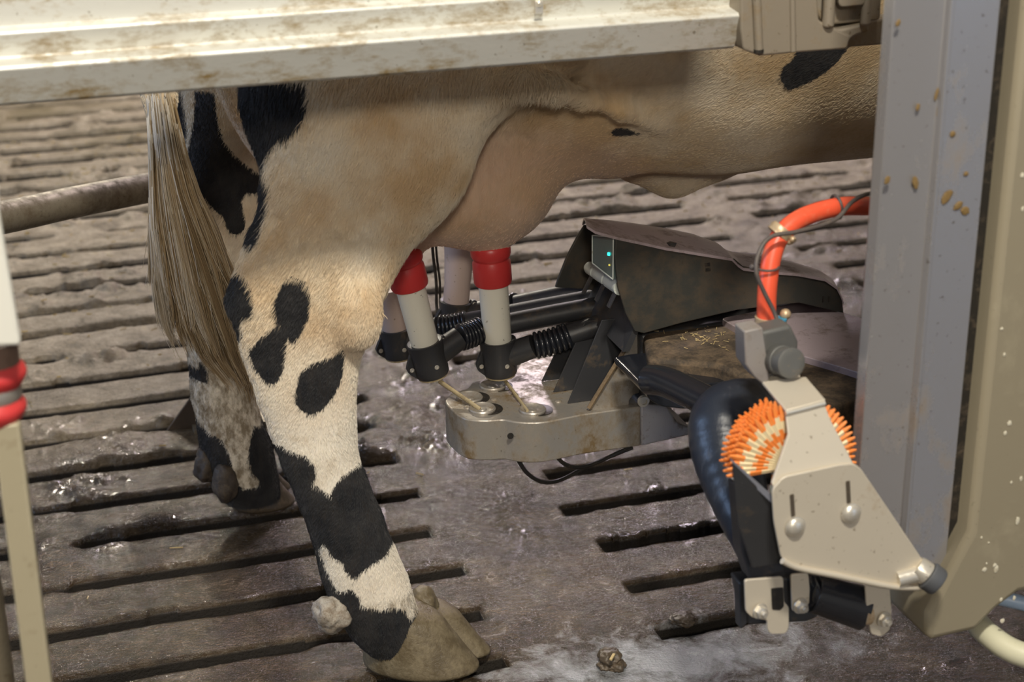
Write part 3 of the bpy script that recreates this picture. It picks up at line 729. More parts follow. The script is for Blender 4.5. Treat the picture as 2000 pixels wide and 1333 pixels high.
# ------------------------------------------------------------------ stall side rail (sheet-metal panel) and its bracket
def column_z(px, py, Y): return A(px, py, Y).z
def make_panel():
    r = empty('stall_rail', (.2, 1.9, .95))
    tag(r, 'pale galvanised sheet-metal side rail smeared with brown dung, in front of the cow', 'rail')
    xe = A(1446, 80, 1.88).x; x0 = -1.0
    zb = column_z(700, 147, 1.895); zf = column_z(700, 81, 1.878); zs = column_z(700, 63, 1.905); zg = column_z(700, 17, 1.900); zh = column_z(700, 7, 1.915)
    prof = [(1.925, zb-.002), (1.899, zb-.004), (1.894, zb), (1.877, zf-.003), (1.879, zf+.001), (1.905, zs-.001), (1.9055, zs+.001), (1.899, zg-.002), (1.901, zg+.001), (1.915, zh), (1.917, zh+.25), (1.922, zh+.25), (1.921, zh+.004), (1.910, zg+.001), (1.911, zs), (1.885, zf-.003), (1.901, zb+.004), (1.925, zb+.003)]
    m = MB(); m.prism([(x0, y, z) for y, z in prof], (xe-x0, 0, 0)); m.build('rail_sheet', MT['panel'], r, smooth=25, bevel=.0012)
    p = A(1052, 6, 1.898); m = MB()
    m.box(p+Vector((0, -.001, -.004)), (.010, .003, .016)); m.dome(p+Vector((0, -.002, 0)), .0045, (0, -1, 0), .8); m.build('bolt', MT['bolt'], r, bevel=.001)
    # stall wall plate carrying the rail beyond the picture's top edge
    r2_ = empty('rail_bracket', A(1560, 60, 1.88)); tag(r2_, 'cast grey-brown clamp bracket holding the end of the galvanised side rail', 'bracket')
    Y = 1.872
    def pl(pts, y=Y, d=.05, rr=.006): return rounded([A(a, b, y) for a, b in pts], rr), (0, d, 0)
    m = MB(); m.prism(*pl([(1447, -110), (1447, 60), (1452, 98), (1485, 110), (1560, 103), (1655, 96), (1662, 70), (1640, 60), (1600, 40), (1590, -110)], d=.06, rr=.004)); m.build('clamp_body', MT['casting'], r2_, bevel=.0035)
    m = MB(); m.tube([A(1474, -90, 1.869), A(1482, 96, 1.869)], S(9, A(1482, 96, 1.87)), 14); m.tube([A(1546, -90, 1.872), A(1549, 100, 1.872)], S(6.5, A(1482, 96, 1.87)), 12); m.build('rib', MT['casting'], r2_)
    m = MB(); m.lathe(A(1482, 98, 1.869)+Vector((0, 0, .001)), (0, 0, -1), [(0, .0062), (.004, .0062), (.0041, .004), (.001, .0038)], 18); m.build('bolt', MT['dark_cable'], r2_)
    m = MB(); m.prism(*pl([(1585, -110), (1590, 20), (1612, 50), (1720, 40), (1728, -110)], 1.885, .05)); m.build('rear_plate', MT['casting'], r2_, bevel=.003)
    for a, b, c, d, w_ in ((1625, -100, 1617, 48, 12), (1702, -100, 1690, 44, 10)):
        m = MB(); m.tube([A(a, b, 1.872), A(c, d, 1.872)], S(w_, A(c, d, 1.872)), 16); m.dome(A(c, d, 1.872), S(w_, A(c, d, 1.872)), (0, 0, -1), .6); m.build('clamp_tube', MT['casting'], r2_)
    m = MB(); m.prism(*pl([(1632, -40), (1640, 15), (1690, 10), (1692, -40)], 1.868, .01)); m.build('latch_plate', MT['casting'], r2_, bevel=.002)
    m = MB(); m.prism(*pl([(1607, 55), (1604, 88), (1650, 90), (1668, 70), (1700, 62), (1695, 45), (1640, 58)], 1.878, .03)); m.build('latch_hook', MT['casting'], r2_, bevel=.003)
    r3 = empty('rail_beam', A(1700, 70, 1.93)); tag(r3, 'dull grey beam joining the clamp bracket to the steel post', 'beam')
    m = MB(); q = [A(1600, 52, 1.93), A(1600, 98, 1.93), A(1790, 82, 1.93), A(1790, 30, 1.93)]; m.prism(q, (0, .03, 0)); m.build('beam_body', MT['casting'], r3, bevel=.003)
make_panel()

# ------------------------------------------------------------------ steel post and beige cabinet of the milking unit
def make_post():
    r = empty('steel_post', A(1800, 600, 1.62)); tag(r, 'tall stainless steel post with rust streaks and dung spatters beside the beige cabinet', 'post', kind='thing')
    Y = 1.60; zt, zb = 1.30, A(1760, 1125, Y).z
    xl = A(1715, 415, Y).x; xs = A(1810, 460, Y).x; xr = A(1905, 470, Y).x
    m = MB(); m.prism([(xl, Y+.02, zb), (xl+.003, Y+.004, zb), (xs-.004, Y-.004, zb), (xs-.002, Y-.012, zb), (xs+.003, Y-.012, zb), (xs+.004, Y-.004, zb), (xr, Y-.004, zb), (xr+.001, Y+.10, zb), (xl+.064, Y+.10, zb)], (0, 0, zt-zb))
    m.build('post_sheet', MT['post_steel'], r, smooth=25, bevel=.0012)
    m = MB()
    for k, (a, b, w_, h_, an) in enumerate(((1850, 385, 9, 15, .6), (1885, 412, 9, 8, .4), (1788, 357, 6, 14, -.3), (1733, 352, 6, 8, .4), (1835, 205, 4, 20, .2), (1861, 262, 6, 6, 0), (1887, 340, 5, 5, 0), (1754, 45, 5, 8, .3), (1793, 210, 4, 8, .2), (1829, 185, 3, 12, .2), (1872, 402, 7, 11, .9))):
        p = A(a, b, Y-.005); vs, fs = lumpy(p, 1.0, k, .25, (S(w_, p), .0009, S(h_, p))); R = Matrix.Rotation(an, 3, 'Y')
        m.add([p+R @ (v-p) for v in vs], fs)
    o = m.build('dung_spatter', dirty('spatter', (.19, .12, .04), (.2, .13, .05), .4, .7, .7, 0, 40, bump=.2), r, smooth=80); o['kind'] = 'stuff'
    m = MB(); m.box(((xr+.008), Y+.03, (zt+zb)/2), (.016, .05, zt-zb)); m.build('dark_gap_strip', MT['dark_cable'], r)  # dark strip standing in for the shaded gap between post and cabinet
    c = empty('milking_cabinet', A(1950, 600, 1.6)); tag(c, 'beige speckled cabinet with a rounded lower corner at the stainless post', 'cabinet')
    Yc = 1.575; x1 = xr+.016
    bx = A(1818, 1200, Yc); zb2 = A(1860, 1246, Yc).z
    pts = [(x1, 1.3), (x1, A(1845, 1050, Yc).z), (bx.x-.004, bx.z), (bx.x-.002, zb2+.004), (bx.x+.006, zb2), (A(1905, 1246, Yc).x, zb2+.002), (A(1950, 1190, Yc).x, A(1950, 1190, Yc).z), (A(1990, 1160, Yc).x, A(1990, 1160, Yc).z), (x1+.55, A(1990, 1160, Yc).z), (x1+.55, 1.3)]
    m = MB(); m.prism([(a, Yc, b) for a, b in pts], (0, .12, 0)); m.build('cabinet_body', MT['cabinet'], c, bevel=.010)
    m = MB()
    for k in range(46):
        a = random.uniform(1880, 2000); b = random.uniform(300, 1220); p = A(a, b, Yc-.0003)
        if p.x < x1+.012 : continue
        q = random.uniform(1.5, 5); vs, fs = lumpy(p, 1.0, k, .3, (S(q, p), .0007, S(q*random.uniform(.8, 2), p))); m.add(vs, fs)
    o = m.build('splash_marks', dirty('pale_spots', (.62, .58, .46), (.40, .34, .22), .5, .7, .7, 0, 40, fine=False), c, smooth=80); o['kind'] = 'stuff'
    h = empty('milk_hose', A(1950, 1240, 1.6)); tag(h, 'cream milk hose curving away below the beige cabinet', 'hose')
    m = MB(); m.tube(curve_path([A(1850, 1190, 1.72), A(1895, 1205, 1.66), A(1930, 1240, 1.60), A(1985, 1275, 1.56), A(2080, 1300, 1.52)]), S(24, A(1950, 1240, 1.6)), 18); m.build('hose_tube', MT['milk_hose'], h)
    h = empty('water_pipe', A(1975, 1172, 1.62)); tag(h, 'blue-grey pipe under the cabinet above the cream hose', 'pipe')
    m = MB(); m.tube(curve_path([A(1900, 1160, 1.66), A(1960, 1170, 1.63), A(2060, 1195, 1.6)]), S(15, A(1950, 1240, 1.6)), 16); m.build('pipe_tube', MT['blue_pipe'], h)
make_post()

# ------------------------------------------------------------------ gate post with red bumper rings, at the picture's edge
def make_gate():
    Y = 1.55
    g = empty('gate_post', A(60, 1333, Y)); tag(g, 'cream gate post with a white sleeve and two red bumper rings', 'post')
    m = MB(); f = [A(-140, 300, Y-.03), A(-8, 300, Y-.03), A(0, 420, Y-.03), A(41, 664, Y-.03), A(40, 676, Y-.03), A(-140, 682, Y-.03)]
    m.prism(f, (0, .06, 0)); m.build('white_sleeve', MT['white_paint'], g, bevel=.003)
    x1 = A(103, 1333, Y).x; xm = A(52, 1333, Y).x; zt = A(40, 690, Y).z
    m = MB(); m.prism([(A(46, 870, Y).x-.026, Y, .02), (A(46, 870, Y).x-.002, Y, .02), (A(46, 870, Y).x, Y+.006, .02), (A(46, 870, Y).x, Y+.05, .02), (A(46, 870, Y).x-.026, Y+.05, .02)], (0, 0, A(40, 828, Y).z-.02)); m.build('flat_bar', MT['cream_post'], g, bevel=.002)
    for (cx, cy) in ((-15, 728), (-15, 795)):
        p = A(cx, cy, Y+.025); k = S(66, p)
        m = MB(); prof = [(-.018, k*.62), (-.013, k*.80), (-.004, k*.98), (.0, k), (.004, k*.97), (.012, k*.74), (.020, k*.55)]
        m.lathe(p, (0, 0, 1), prof, 32); m.build('bumper_ring', MT['bumper_red'], g)
    m = MB(); p = A(-15, 762, Y+.025); m.lathe(p+Vector((0, 0, -.008)), (0, 0, 1), [(0, S(54, p)), (.003, S(56, p)), (.013, S(56, p)), (.016, S(53, p))], 28); m.build('collar', MT['steel'], g)
    m = MB(); p = A(-15, 700, Y+.025); m.lathe(p+Vector((0, 0, -.004)), (0, 0, 1), [(0, S(52, p)), (.022, S(52, p))], 28); m.build('hinge_tube', dirty('hinge_brown', (.16, .10, .07), (.08, .05, .03), .5, .7, .6, 0, 20), g)  # hinge tube in its own brown
    t_ = empty('gate_tube', A(10, 1333, Y+.1)); tag(t_, 'rusty grey round gate tube beside the cream flat bar', 'tube')
    m = MB(); q = A(14, 1333, Y+.11); m.tube([(q.x-.012, Y+.11, .0), (q.x-.012, Y+.11, A(0, 760, Y+.1).z)], .020, 24); m.build('tube_body', MT['old_tube'], t_)
    b = empty('divider_rail', A(280, 380, 2.95)); tag(b, 'dirty horizontal steel tube behind the tail of the cow', 'rail')
    pts = [A(-260, 470, 2.55), A(0, 426, 2.72), A(140, 396, 2.84), A(285, 368, 2.97), A(440, 340, 3.14)]
    m = MB(); m.tube(curve_path(pts), S(31, A(140, 396, 2.84)), 24); m.build('horizontal_tube', MT['old_tube'], b)
    e = pts[-1]; bp = Vector((e.x, e.y, 0))
    m = MB(); m.tube([bp, e+Vector((0, 0, .02))], .026, 24); m.build('upright', MT['old_tube'], b)
    m = MB(); q0 = Z(326, 843, .001); q1 = Z(420, 842, .001); q1.y = q0.y; ap = A(372, 778, q0.y); m.prism([q0, q1, Vector((q1.x, q0.y, ap.z+.03)), ap], (0, .006, 0)); m.build('gusset_plate', dirty('rusty_plate', (.055, .040, .03), (.10, .07, .05), .5, .7, .6, 0, 20), b)
    m = MB(); m.box(((q1.x+bp.x)/2, (q0.y+bp.y)/2, .004), (abs(bp.x-q1.x)+.08, abs(bp.y-q0.y)+.06, .008)); m.build('foot_plate', MT['old_tube'], b)
make_gate()

# ------------------------------------------------------------------ milking arm under the cow
ZT = .335
def make_arm():
    r = empty('milking_robot', Z(1200, 800, .30)); tag(r, 'robot milking arm reaching under the cow with cup tray and black scanner hood', 'milking arm')
    # steel cup tray
    top = sc([(40, 650), (62, 690), (150, 775), (230, 815), (330, 826), (440, 826), (560, 816), (650, 836), (745, 846), (870, 846), (960, 835), (1270, 772), (1790, 700)], 4.545, 860, 640)
    P = [Z(a, b, ZT) for a, b in top]
    xr = P[-1].x
    back = [Z(a, b, ZT) for a, b in [(1010, 722), (958, 740), (924, 746), (912, 760), (880, 768)]]
    yb = back[0].y+.035
    P = P+[Vector((xr, yb, ZT)), Vector((back[0].x+.02, yb, ZT))]+back
    P = rounded(P, .006, 3)
    m = MB(); m.prism(P, (0, 0, -.066)); tr = m.build('cup_tray', MT['steel'], r, bevel=.0022); tr['label'] = 'stainless tray with four cup seats'
    for a, b in ((917, 780), (942, 802), (1040, 804), (962, 757)):
        c = Z(a, b, ZT); m = MB()
        R = .0205
        m.lathe(c, (0, 0, 1), [(-.001, R*.98), (.0035, R), (.0055, R*.93), (.003, R*.80), (.0016, R*.6), (.0016, R*.35), (.003, R*.28), (.0032, .0001)], 32, caps=False)
        s_ = m.build('cup_seat', MT['steel'], tr)
        m = MB(); c2 = c+Vector((.010, 0, .0006)); m.lathe(c2, (0, 0, 1), [(0, R*1.05), (.0007, R*1.05), (.0008, .0001)], 28, caps=False); m.build('seat_hole', MT['dark_cable'], tr)
    for a, b in ((913, 797), (965, 781), (945, 790), (1090, 785), (1005, 772)):
        m = MB(); m.dome(Z(a, b, ZT), .006, (0, 0, 1), .5); m.build('rivet', MT['steel'], tr)
    c = A(997, 852, P[10].y); m = MB()
    cc = Z(997, 826, ZT); m.lathe(Vector((A(997, 852, cc.y).x, cc.y-.0012, A(997, 852, cc.y).z)), (0, 1, 0), [(0, .0048), (.002, .0048)], 16); m.build('drain_hole', MT['dark_cable'], tr)
    # side plate, dividers
    ys = Z(1200, 795, ZT).y+.001
    pl = [A(1248, 647, ys), A(1238, 650, ys), A(1146, 806, ys), A(1228, 796, ys), A(1229, 782, ys), A(1237, 772, ys), A(1252, 767, ys)]
    m = MB(); m.prism(pl, (0, .004, 0)); m.build('side_plate', MT['steel'], r, bevel=.0008)
    m = MB(); m.tube([A(1238, 655, ys-.003), A(1200, 716, ys-.004), A(1150, 798, ys-.003)], .0035, 8); m.build('plate_edge_bar', dirty('muddy_edge', (.14, .095, .05), (.24, .17, .10), .45, .65, .6, 0, 60), r)
    zc = .455
    for (bl, tp) in (((1058, 746), (1112, 634)), ((1081, 767), (1143, 628)), ((1109, 789), (1176, 626))):
        B = Z(*bl, ZT+.0005); T = A(*tp, B.y)
        m = MB(); m.prism([B, T, Vector((.99, B.y, T.z)), Vector((.99, B.y, B.z))], (0, .0025, 0)); m.build('divider_plate', MT['black_plastic'], r, bevel=.0006)
    # arm block behind the dividers and lower steel beam
    yA0, yA1 = Z(1260, 795, ZT).y, yb
    xa = A(1253, 700, yA0).x
    zt_ = A(1262, 652, yA0).z
    m = MB()
    bl = [A(1252, 655, yA0), A(1253, 720, yA0), A(1256, 790, yA0), A(1330, 800, yA0), A(1420, 790, yA0), A(1600, 760, yA0), A(1690, 720, yA0), A(1690, 640, yA0), A(1500, 618, yA0)]
    m.prism(bl, (0, yA1-yA0+.02, 0)); m.build('arm_core', MT['black_plastic'], r, bevel=.006)
    m = MB(); bb = [A(1252, 788, yA0), A(1253, 872, yA0), A(1350, 850, yA0), A(1352, 838, yA0), A(1325, 828, yA0), A(1300, 790, yA0)]
    m.prism(bb, (0, .10, 0)); m.build('under_beam', dirty('brushed_grey', (.40, .40, .44), (.12, .09, .07), .52, .68, .42, .5, 30), r, bevel=.003)
    bo = A(1256, 783, yA0-.004); m = MB(); m.lathe(bo, (0, -1, 0), [(0, .0095), (.003, .0095), (.0035, .008), (.005, .008), (.0052, .005), (.003, .0045), (.003, .0001)], 22, caps=False); m.build('bolt', MT['bolt'], r)
    # top covers
    def slab(pts, z, th, name, mat, bev=.003, lab=None):
        m = MB(); m.prism(rounded([Z(a, b, z) for a, b in pts], .008, 3), (0, 0, -th)); o = m.build(name, mat, r, bevel=bev)
        if lab: o['label'] = lab
        return o
    zt2 = .452
    slab([(1256, 652), (1330, 628), (1440, 606), (1560, 592), (1760, 640), (1760, 760), (1600, 800), (1480, 742), (1400, 712), (1266, 700)], zt2, .05, 'arm_cover', dirty('dust_caked_cover', (.055, .042, .030), (.17, .12, .075), .42, .60, .75, 0, 40, bump=.5, rough_dirt=.95), .010, 'black arm cover caked with brown dust and straw')
    slab([(1408, 622), (1566, 589), (1790, 652), (1790, 764), (1640, 716), (1500, 676)], zt2+.010, .014, 'cover_plate', MT['hood_lid'], .002, 'flat purple-grey cover plate')
    slab([(1480, 680), (1790, 745), (1790, 845), (1640, 812), (1470, 760)], zt2-.030, .075, 'side_skirt', MT['black_plastic'], .004)
    m = MB()
    for k in range(60):
        a = random.gauss(1375, 34); b = random.gauss(655, 16)
        if not (1275 < a < 1450 and 625 < b < 690): continue
        p = Z(a, b, zt2+.0012); an = random.uniform(0, 3.1); L = random.uniform(.001, .0045)
        d = Vector((math.cos(an), math.sin(an), random.uniform(-.1, .3)))*L; m.tube([p-d, p+d], .0005, 4)
    o = m.build('straw_bits', MT['straw'], r); o['kind'] = 'stuff'
    # scanner hood
    Yn, Yf = 2.185, 2.375
    near = [(1203, 462), (1201, 500), (1207, 560), (1222, 612), (1240, 648), (1258, 652), (1330, 632), (1440, 606), (1560, 592), (1648, 612), (1645, 585), (1632, 562), (1612, 546), (1560, 536), (1480, 527), (1452, 521), (1436, 507), (1380, 498), (1300, 486)]
    zn = A(1203, 462, Yn).z
    m = MB(); m.prism([A(a, b, Yn) for a, b in near], (0, .005, 0)); m.build('hood_cheek', MT['black_hood'], r, bevel=.0015)
    far = [(1142, 440), (1128, 462), (1108, 500), (1090, 545), (1085, 562), (1150, 566), (1215, 590), (1600, 560), (1560, 525), (1400, 490), (1200, 448)]
    m = MB(); m.prism([A(a, b, Yf) for a, b in far], (0, .005, 0)); m.build('hood_cheek', MT['black_hood'], r, bevel=.0015)
    # lid: a sheet from the near edge to the far edge
    ne = [A(a, b, Yn-.003) for a, b in [(1146, 441), (1163, 452), (1203, 463), (1260, 475), (1300, 484), (1380, 497), (1430, 505), (1442, 517), (1452, 524), (1500, 530), (1560, 535), (1612, 545), (1636, 562), (1648, 590)]]
    fe = [A(a, b, Yf) for a, b in [(1137, 436), (1146, 431), (1190, 432), (1240, 437), (1300, 446), (1345, 456), (1372, 470), (1392, 486), (1420, 492), (1480, 497), (1530, 512), (1585, 533), (1604, 545), (1612, 560)]]
    n = len(ne); m = MB(); up = Vector((0, 0, .004))
    vs = []
    K = 8
    for a, b in zip(ne, fe):
        for k in range(K+1):
            f = k/K; vs.append(a.lerp(b, f)+Vector((0, 0, .010*math.sin(math.pi*f))))
    tot = len(vs); vs += [v-up for v in vs]
    fs = []
    for i in range(n-1):
        for k in range(K):
            a = i*(K+1)+k; fs.append((a, a+1, a+K+2, a+K+1)); fs.append((a+tot, a+K+1+tot, a+K+2+tot, a+1+tot))
    rim = [i*(K+1) for i in range(n)]+[(n-1)*(K+1)+k for k in range(1, K+1)]+[i*(K+1)+K for i in range(n-2, -1, -1)]+[k for k in range(K-1, 0, -1)]
    for i in range(len(rim)):
        a, b = rim[i], rim[(i+1) % len(rim)]; fs.append((a, b, b+tot, a+tot))
    m.add(vs, fs); o = m.build('hood_lid', MT['hood_lid'], r, smooth=35); o['label'] = 'dusty purple-grey lid of the scanner hood'
    for a, b, w_, h_ in ((1382, 517, 5, 3), (1383, 527, 5, 3), (1608, 585, 1.5, 6), (1619, 584, 1.5, 6)):
        p = A(a, b, Yn-.0005); m = MB(); m.box(p, (S(w_*2, p), .001, S(h_*2, p))); m.build('slot_mark', MT['dark_cable'], r)
    # scanner face inside the hood
    q = [A(1157, 460, 2.235), A(1198, 463, 2.192), A(1197, 546, 2.192), A(1157, 514, 2.235)]
    nrm = (q[1]-q[0]).cross(q[3]-q[0]).normalized()
    if nrm.dot(Vector(CAM)-q[0]) < 0: nrm = -nrm
    m = MB(); m.prism([p-nrm*.012 for p in q], nrm*.011); sw = m.build('scanner_window', MT['glass'], r); 
    c = (q[0]+q[1]+q[2]+q[3])/4
    for i in range(4):
        m = MB(); m.tube([q[i], q[(i+1) % 4]], .0010, 6); m.build('window_edge', MT['white_plastic'], sw)
    u = (q[1]-q[0]).normalized(); v = (q[2]-q[1]).normalized()
    p = A(1187, 497, 2.20)-nrm*.0005; p = p-nrm*((p-q[0]).dot(nrm))
    m = MB(); m.box(p, (.0035, .0035, .0042), Matrix.Rotation(.5, 3, 'Z')); m.build('led_and_glint', MT['led'], sw)
    p = A(1190, 518, 2.20); p = p-nrm*((p-q[0]).dot(nrm)+.001); m = MB(); m.box(p, (.004, .002, .002), Matrix.Rotation(.5, 3, 'Z')); m.build('led_and_glint', MT['glint_yellow'], sw)  # yellow glint on the glass, made as a small glowing chip
    m = MB(); bx = A(1150, 520, 2.30)
    m.prism([Vector((.86, Yn+.006, .44)), Vector((.93, Yn+.006, .60)), Vector((.93, Yf-.001, .56)), Vector((.86, Yf-.001, .44))], (.01, 0, 0)); m.build('inner_wall', MT['black_plastic'], r)
    a = A(1150, 522, 2.315); b = A(1212, 563, 2.20); d = (b-a); L = d.length; d.normalize(); R = S(13, a)
    m = MB(); m.lathe(a, d, [(0, R*.5), (.002, R*.9), (.006, R), (L*.24, R), (L*.25, R*.85), (L*.28, R*.85), (L*.29, R*1.05), (L*.60, R*1.05), (L*.61, R*.88), (L*.65, R*.88), (L*.66, R*1.1), (L, R*1.1)], 24); m.build('roller_shaft', MT['white_plastic'], r)
    for (a1, b1, a2, b2, y) in ((1160, 531, 1139, 574, 2.29), (1183, 548, 1164, 588, 2.245), (1204, 566, 1188, 600, 2.205)):
        m = MB(); m.tube([A(a1, b1, y), A(a2, b2, y)], .0022, 6, flat=2.6); m.build('lever', MT['black_plastic'], r)
    # hoses running under the tray
    for pts in ([(1008, 893, 2.27), (1030, 925, 2.27), (1060, 942, 2.28), (1095, 938, 2.30), (1150, 910, 2.32), (1235, 875, 2.33)], [(1083, 885, 2.27), (1100, 905, 2.28), (1130, 914, 2.29), (1170, 902, 2.31), (1232, 872, 2.32)]):
        m = MB(); m.tube(curve_path([A(*p) for p in pts]), .0032, 10); m.build('cable', MT['dark_cable'], r)
    # nozzle and big rubber boot towards the carriage
    m = MB(); m.tube(curve_path([A(1268, 742, 2.02), A(1310, 750, 1.98), A(1410, 800, 1.86)]), [S(30, A(1300, 750, 1.99))]*17, 28); m.dome(A(1268, 742, 2.02), S(30, A(1300, 750, 2.0)), (-1, 0, .1), .6); m.build('nozzle', MT['black_rubber'], r)
    bp = curve_path([A(1600, 850, 1.90), A(1540, 822, 1.87), A(1470, 806, 1.84), A(1420, 822, 1.81), A(1418, 880, 1.78), A(1438, 955, 1.74), A(1466, 1035, 1.69), A(1490, 1112, 1.66)], 10)
    nb = len(bp); sp = np.linspace(0, 1, nb)
    rr = [S(np.interp(s_, [0, .14, .28, .42, .56, .70, .85, 1], [54, 58, 66, 72, 70, 62, 50, 32]), bp[i]) for i, s_ in enumerate(sp)]
    rr = [q_*(1+.012*math.sin(i*1.9)) for i, q_ in enumerate(rr)]
    m = MB(); m.tube(bp, rr, 40); o = m.build('rubber_boot', MT['boot'], r, sub=1); o['label'] = 'bulging black rubber boot of the arm'
    m = MB(); m.prism(rounded([A(1262, 764, 2.06), A(1300, 756, 2.06), A(1400, 748, 2.06), A(1500, 738, 2.06), A(1580, 750, 2.06), A(1500, 790, 2.06), A(1340, 800, 2.06), A(1290, 795, 2.06), A(1266, 780, 2.06)], .01), (0, .13, 0)); m.build('rubber_shroud', MT['black_rubber'], r, bevel=.014)
    # boot front flat panel
    m = MB(); m.prism([A(1440, 950, 1.64), A(1500, 990, 1.62), A(1530, 1090, 1.61), A(1535, 1118, 1.61), A(1468, 1140, 1.64), A(1450, 1080, 1.65)], (0, .03, 0)); m.build('end_block', MT['black_plastic'], r, bevel=.004)
make_arm()

# ------------------------------------------------------------------ four teat cups
def make_cup(name, label, top, bot, Y, r_px, red, elbow, bell, tube_end, tdepth, mat, cord=None, holder_px=None):
    p1 = A(*bot, Y); p0 = A(*top, Y)         # shell from the holder (p1) up to p0
    r = empty(name, p1); tag(r, label, 'teat cup', 'teat cups on the udder')
    ax = (p0-p1).normalized(); R = S(r_px, p1); L = (p0-p1).length
    m = MB(); m.lathe(p1-ax*.01, ax, [(0, R*.96), (L*.3, R*.97), (L*.8, R), (L*.97, R*1.0), (L+.010, R*1.02)] if red else [(0, R), (L*.4, R*1.0), (L*.8, R*1.12), (L+.01, R*1.25)], 36)
    m.build('shell', mat, r)
    if red:
        q = p0; H = S(red, p0); m = MB(); k = R*1.30
        m.lathe(q, ax, [(-.002, R*1.03), (0, R*1.24), (.004, k*1.0), (H*.30, k*1.01), (H*.52, k*1.0), (H*.57, k*.94), (H*.60, k*.93), (H*.64, k*.99), (H*.70, k*1.05), (H*.82, k*1.06), (H*.92, k*1.02), (H*.97, k*.92), (H*.99, k*.78), (H*.96, k*.62), (H*.90, k*.50)], 40)
        o = m.build('liner_head', MT['red_rubber'], r); o['label'] = 'red rubber liner head'
    # holder: sleeve, ears, screws, elbow to the hose
    Hh = S(holder_px or 78, p1); hR = R*1.22
    base = p1-ax*Hh
    m = MB(); m.lathe(base, ax, [(0, hR*.90), (.003, hR*.97), (Hh*.35, hR), (Hh*.8, hR*1.02), (Hh*1.0, hR*1.04), (Hh*1.02, hR*.98), (Hh*1.0, R*.99)], 36)
    hb = m.build('holder', MT['black_plastic'], r)
    side = Vector((-1, -.15, 0)); side = (side-ax*side.dot(ax)).normalized(); fr = ax.cross(side).normalized()
    if fr.y > 0: fr = -fr
    m = MB(); a = base+side*hR*.7
    m.prism(rounded([a+ax*Hh*.98, a+side*hR*.35+ax*Hh*.75, a+side*hR*.72+ax*Hh*.42, a+side*hR*.6+ax*Hh*.22, a+side*hR*.25+ax*.002, a], .003), fr*-.006); m.build('flange', MT['black_plastic'], hb, bevel=.0012)
    for o_ in (side*hR*1.16+ax*Hh*.36+fr*.002, fr*hR*.99+ax*Hh*.38):
        c = base+o_; d = fr; m = MB(); m.lathe(c, d, [(0, .0036), (.0012, .0036), (.0016, .0028), (.0016, .0018), (.0008, .0016), (.0008, .0001)], 16, caps=False); m.build('screw', MT['bolt'], hb)
    m = MB(); m.lathe(base-ax*.004, ax, [(0, hR*.74), (.001, hR*.86), (.005, hR*.88)], 30); m.build('bottom_ring', MT['tan_ring'], r)
    # elbow, bellows, tube
    e0 = base+ax*Hh*.45; e1 = A(*elbow, tdepth[0]); b1 = A(*bell, tdepth[1]); t1 = A(*tube_end, tdepth[2])
    er = R*.86
    m = MB(); m.tube([e0, e0.lerp(e1, .6), e1], [er*1.05, er*1.0, er*.95], 28); m.build('elbow', MT['black_plastic'], r)
    ear = e0.lerp(e1, .42)+Vector((0, 0, er*.95)); m = MB(); m.lathe(ear+fr*-.004, fr, [(0, er*.34), (.007, er*.34), (.008, er*.26)], 20); m.build('lug', MT['black_plastic'], hb)
    m = MB(); m.lathe(ear+fr*.004, fr, [(0, .0036), (.0012, .0036), (.0016, .0026), (.0008, .0016), (.0008, .0001)], 16, caps=False); m.build('screw', MT['bolt'], hb)
    n = 7; path = []; rad = []
    for i in range(n*6+1):
        f = i/(n*6); path.append(e1.lerp(b1, f)+Vector((0, 0, -.002*math.sin(math.pi*f)))); rad.append(er*(.92+.20*abs(math.sin(f*n*math.pi))**.6))
    m = MB(); m.tube(path, rad, 28); m.build('bellows', MT['black_rubber'], r, smooth=60)
    m = MB(); m.tube([b1-(b1-e1).normalized()*.004, b1.lerp(t1, .5), t1], [er*.86, er*.86, er*.82], 26); m.build('milk_tube', MT['black_plastic'], r)
    if cord:
        c0 = A(*cord[0]); c1 = Z(cord[1][0], cord[1][1], ZT+.003); m = MB(); m.tube([c0, c1], [.0042, .0038], 10, flat=.55); o = m.build('pull_cord', MT['tan_ring'] , r)
    return r
make_cup('teat_cup', 'white teat cup with red liner head, standing over the steel tray by the black hood', (963, 553), (972, 664), 2.36, 28.5, 86, (1043, 676), (1113, 655), (1240, 612), (2.335, 2.325, 2.31), MT['shell'], ((985, 742, 2.36), (1030, 803)), 72)
make_cup('teat_cup', 'white teat cup with red liner head, half hidden by the near hind leg', (801, 560), (829, 668), 2.355, 28.5, 82, (898, 660), (943, 642), (1215, 590), (2.365, 2.375, 2.35), MT['shell'], ((858, 745, 2.35), (938, 800)), 72)
make_cup('teat_cup', 'pinkish teat cup with a brown dung smear between the two red-topped cups', (899, 470), (891, 588), 2.53, 25.5, 0, (975, 601), (1010, 595), (1165, 562), (2.50, 2.47, 2.42), MT['shell_rear'], None, 62)
make_cup('teat_cup', 'dark-holdered teat cup tucked closely behind the hind leg', (760, 560), (772, 640), 2.50, 26.5, 0, (858, 640), (915, 630), (1190, 578), (2.47, 2.45, 2.39), MT['shell_rear'], None, 60)
c_ = next(o for o in COL.objects if o.get('label', '').startswith('pinkish teat cup'))
m = MB()
for k, (a, b, w_, h_) in enumerate(((898, 487, 4, 8), (901, 503, 6, 9), (905, 520, 3, 11))):
    p = A(a, b, 2.512); m.add(*lumpy(p, 1.0, k, .35, (S(w_, p), .0018, S(h_, p))))
sm = m.build('dung_smear', MT['muck'], c_, smooth=80); sm['kind'] = 'stuff'
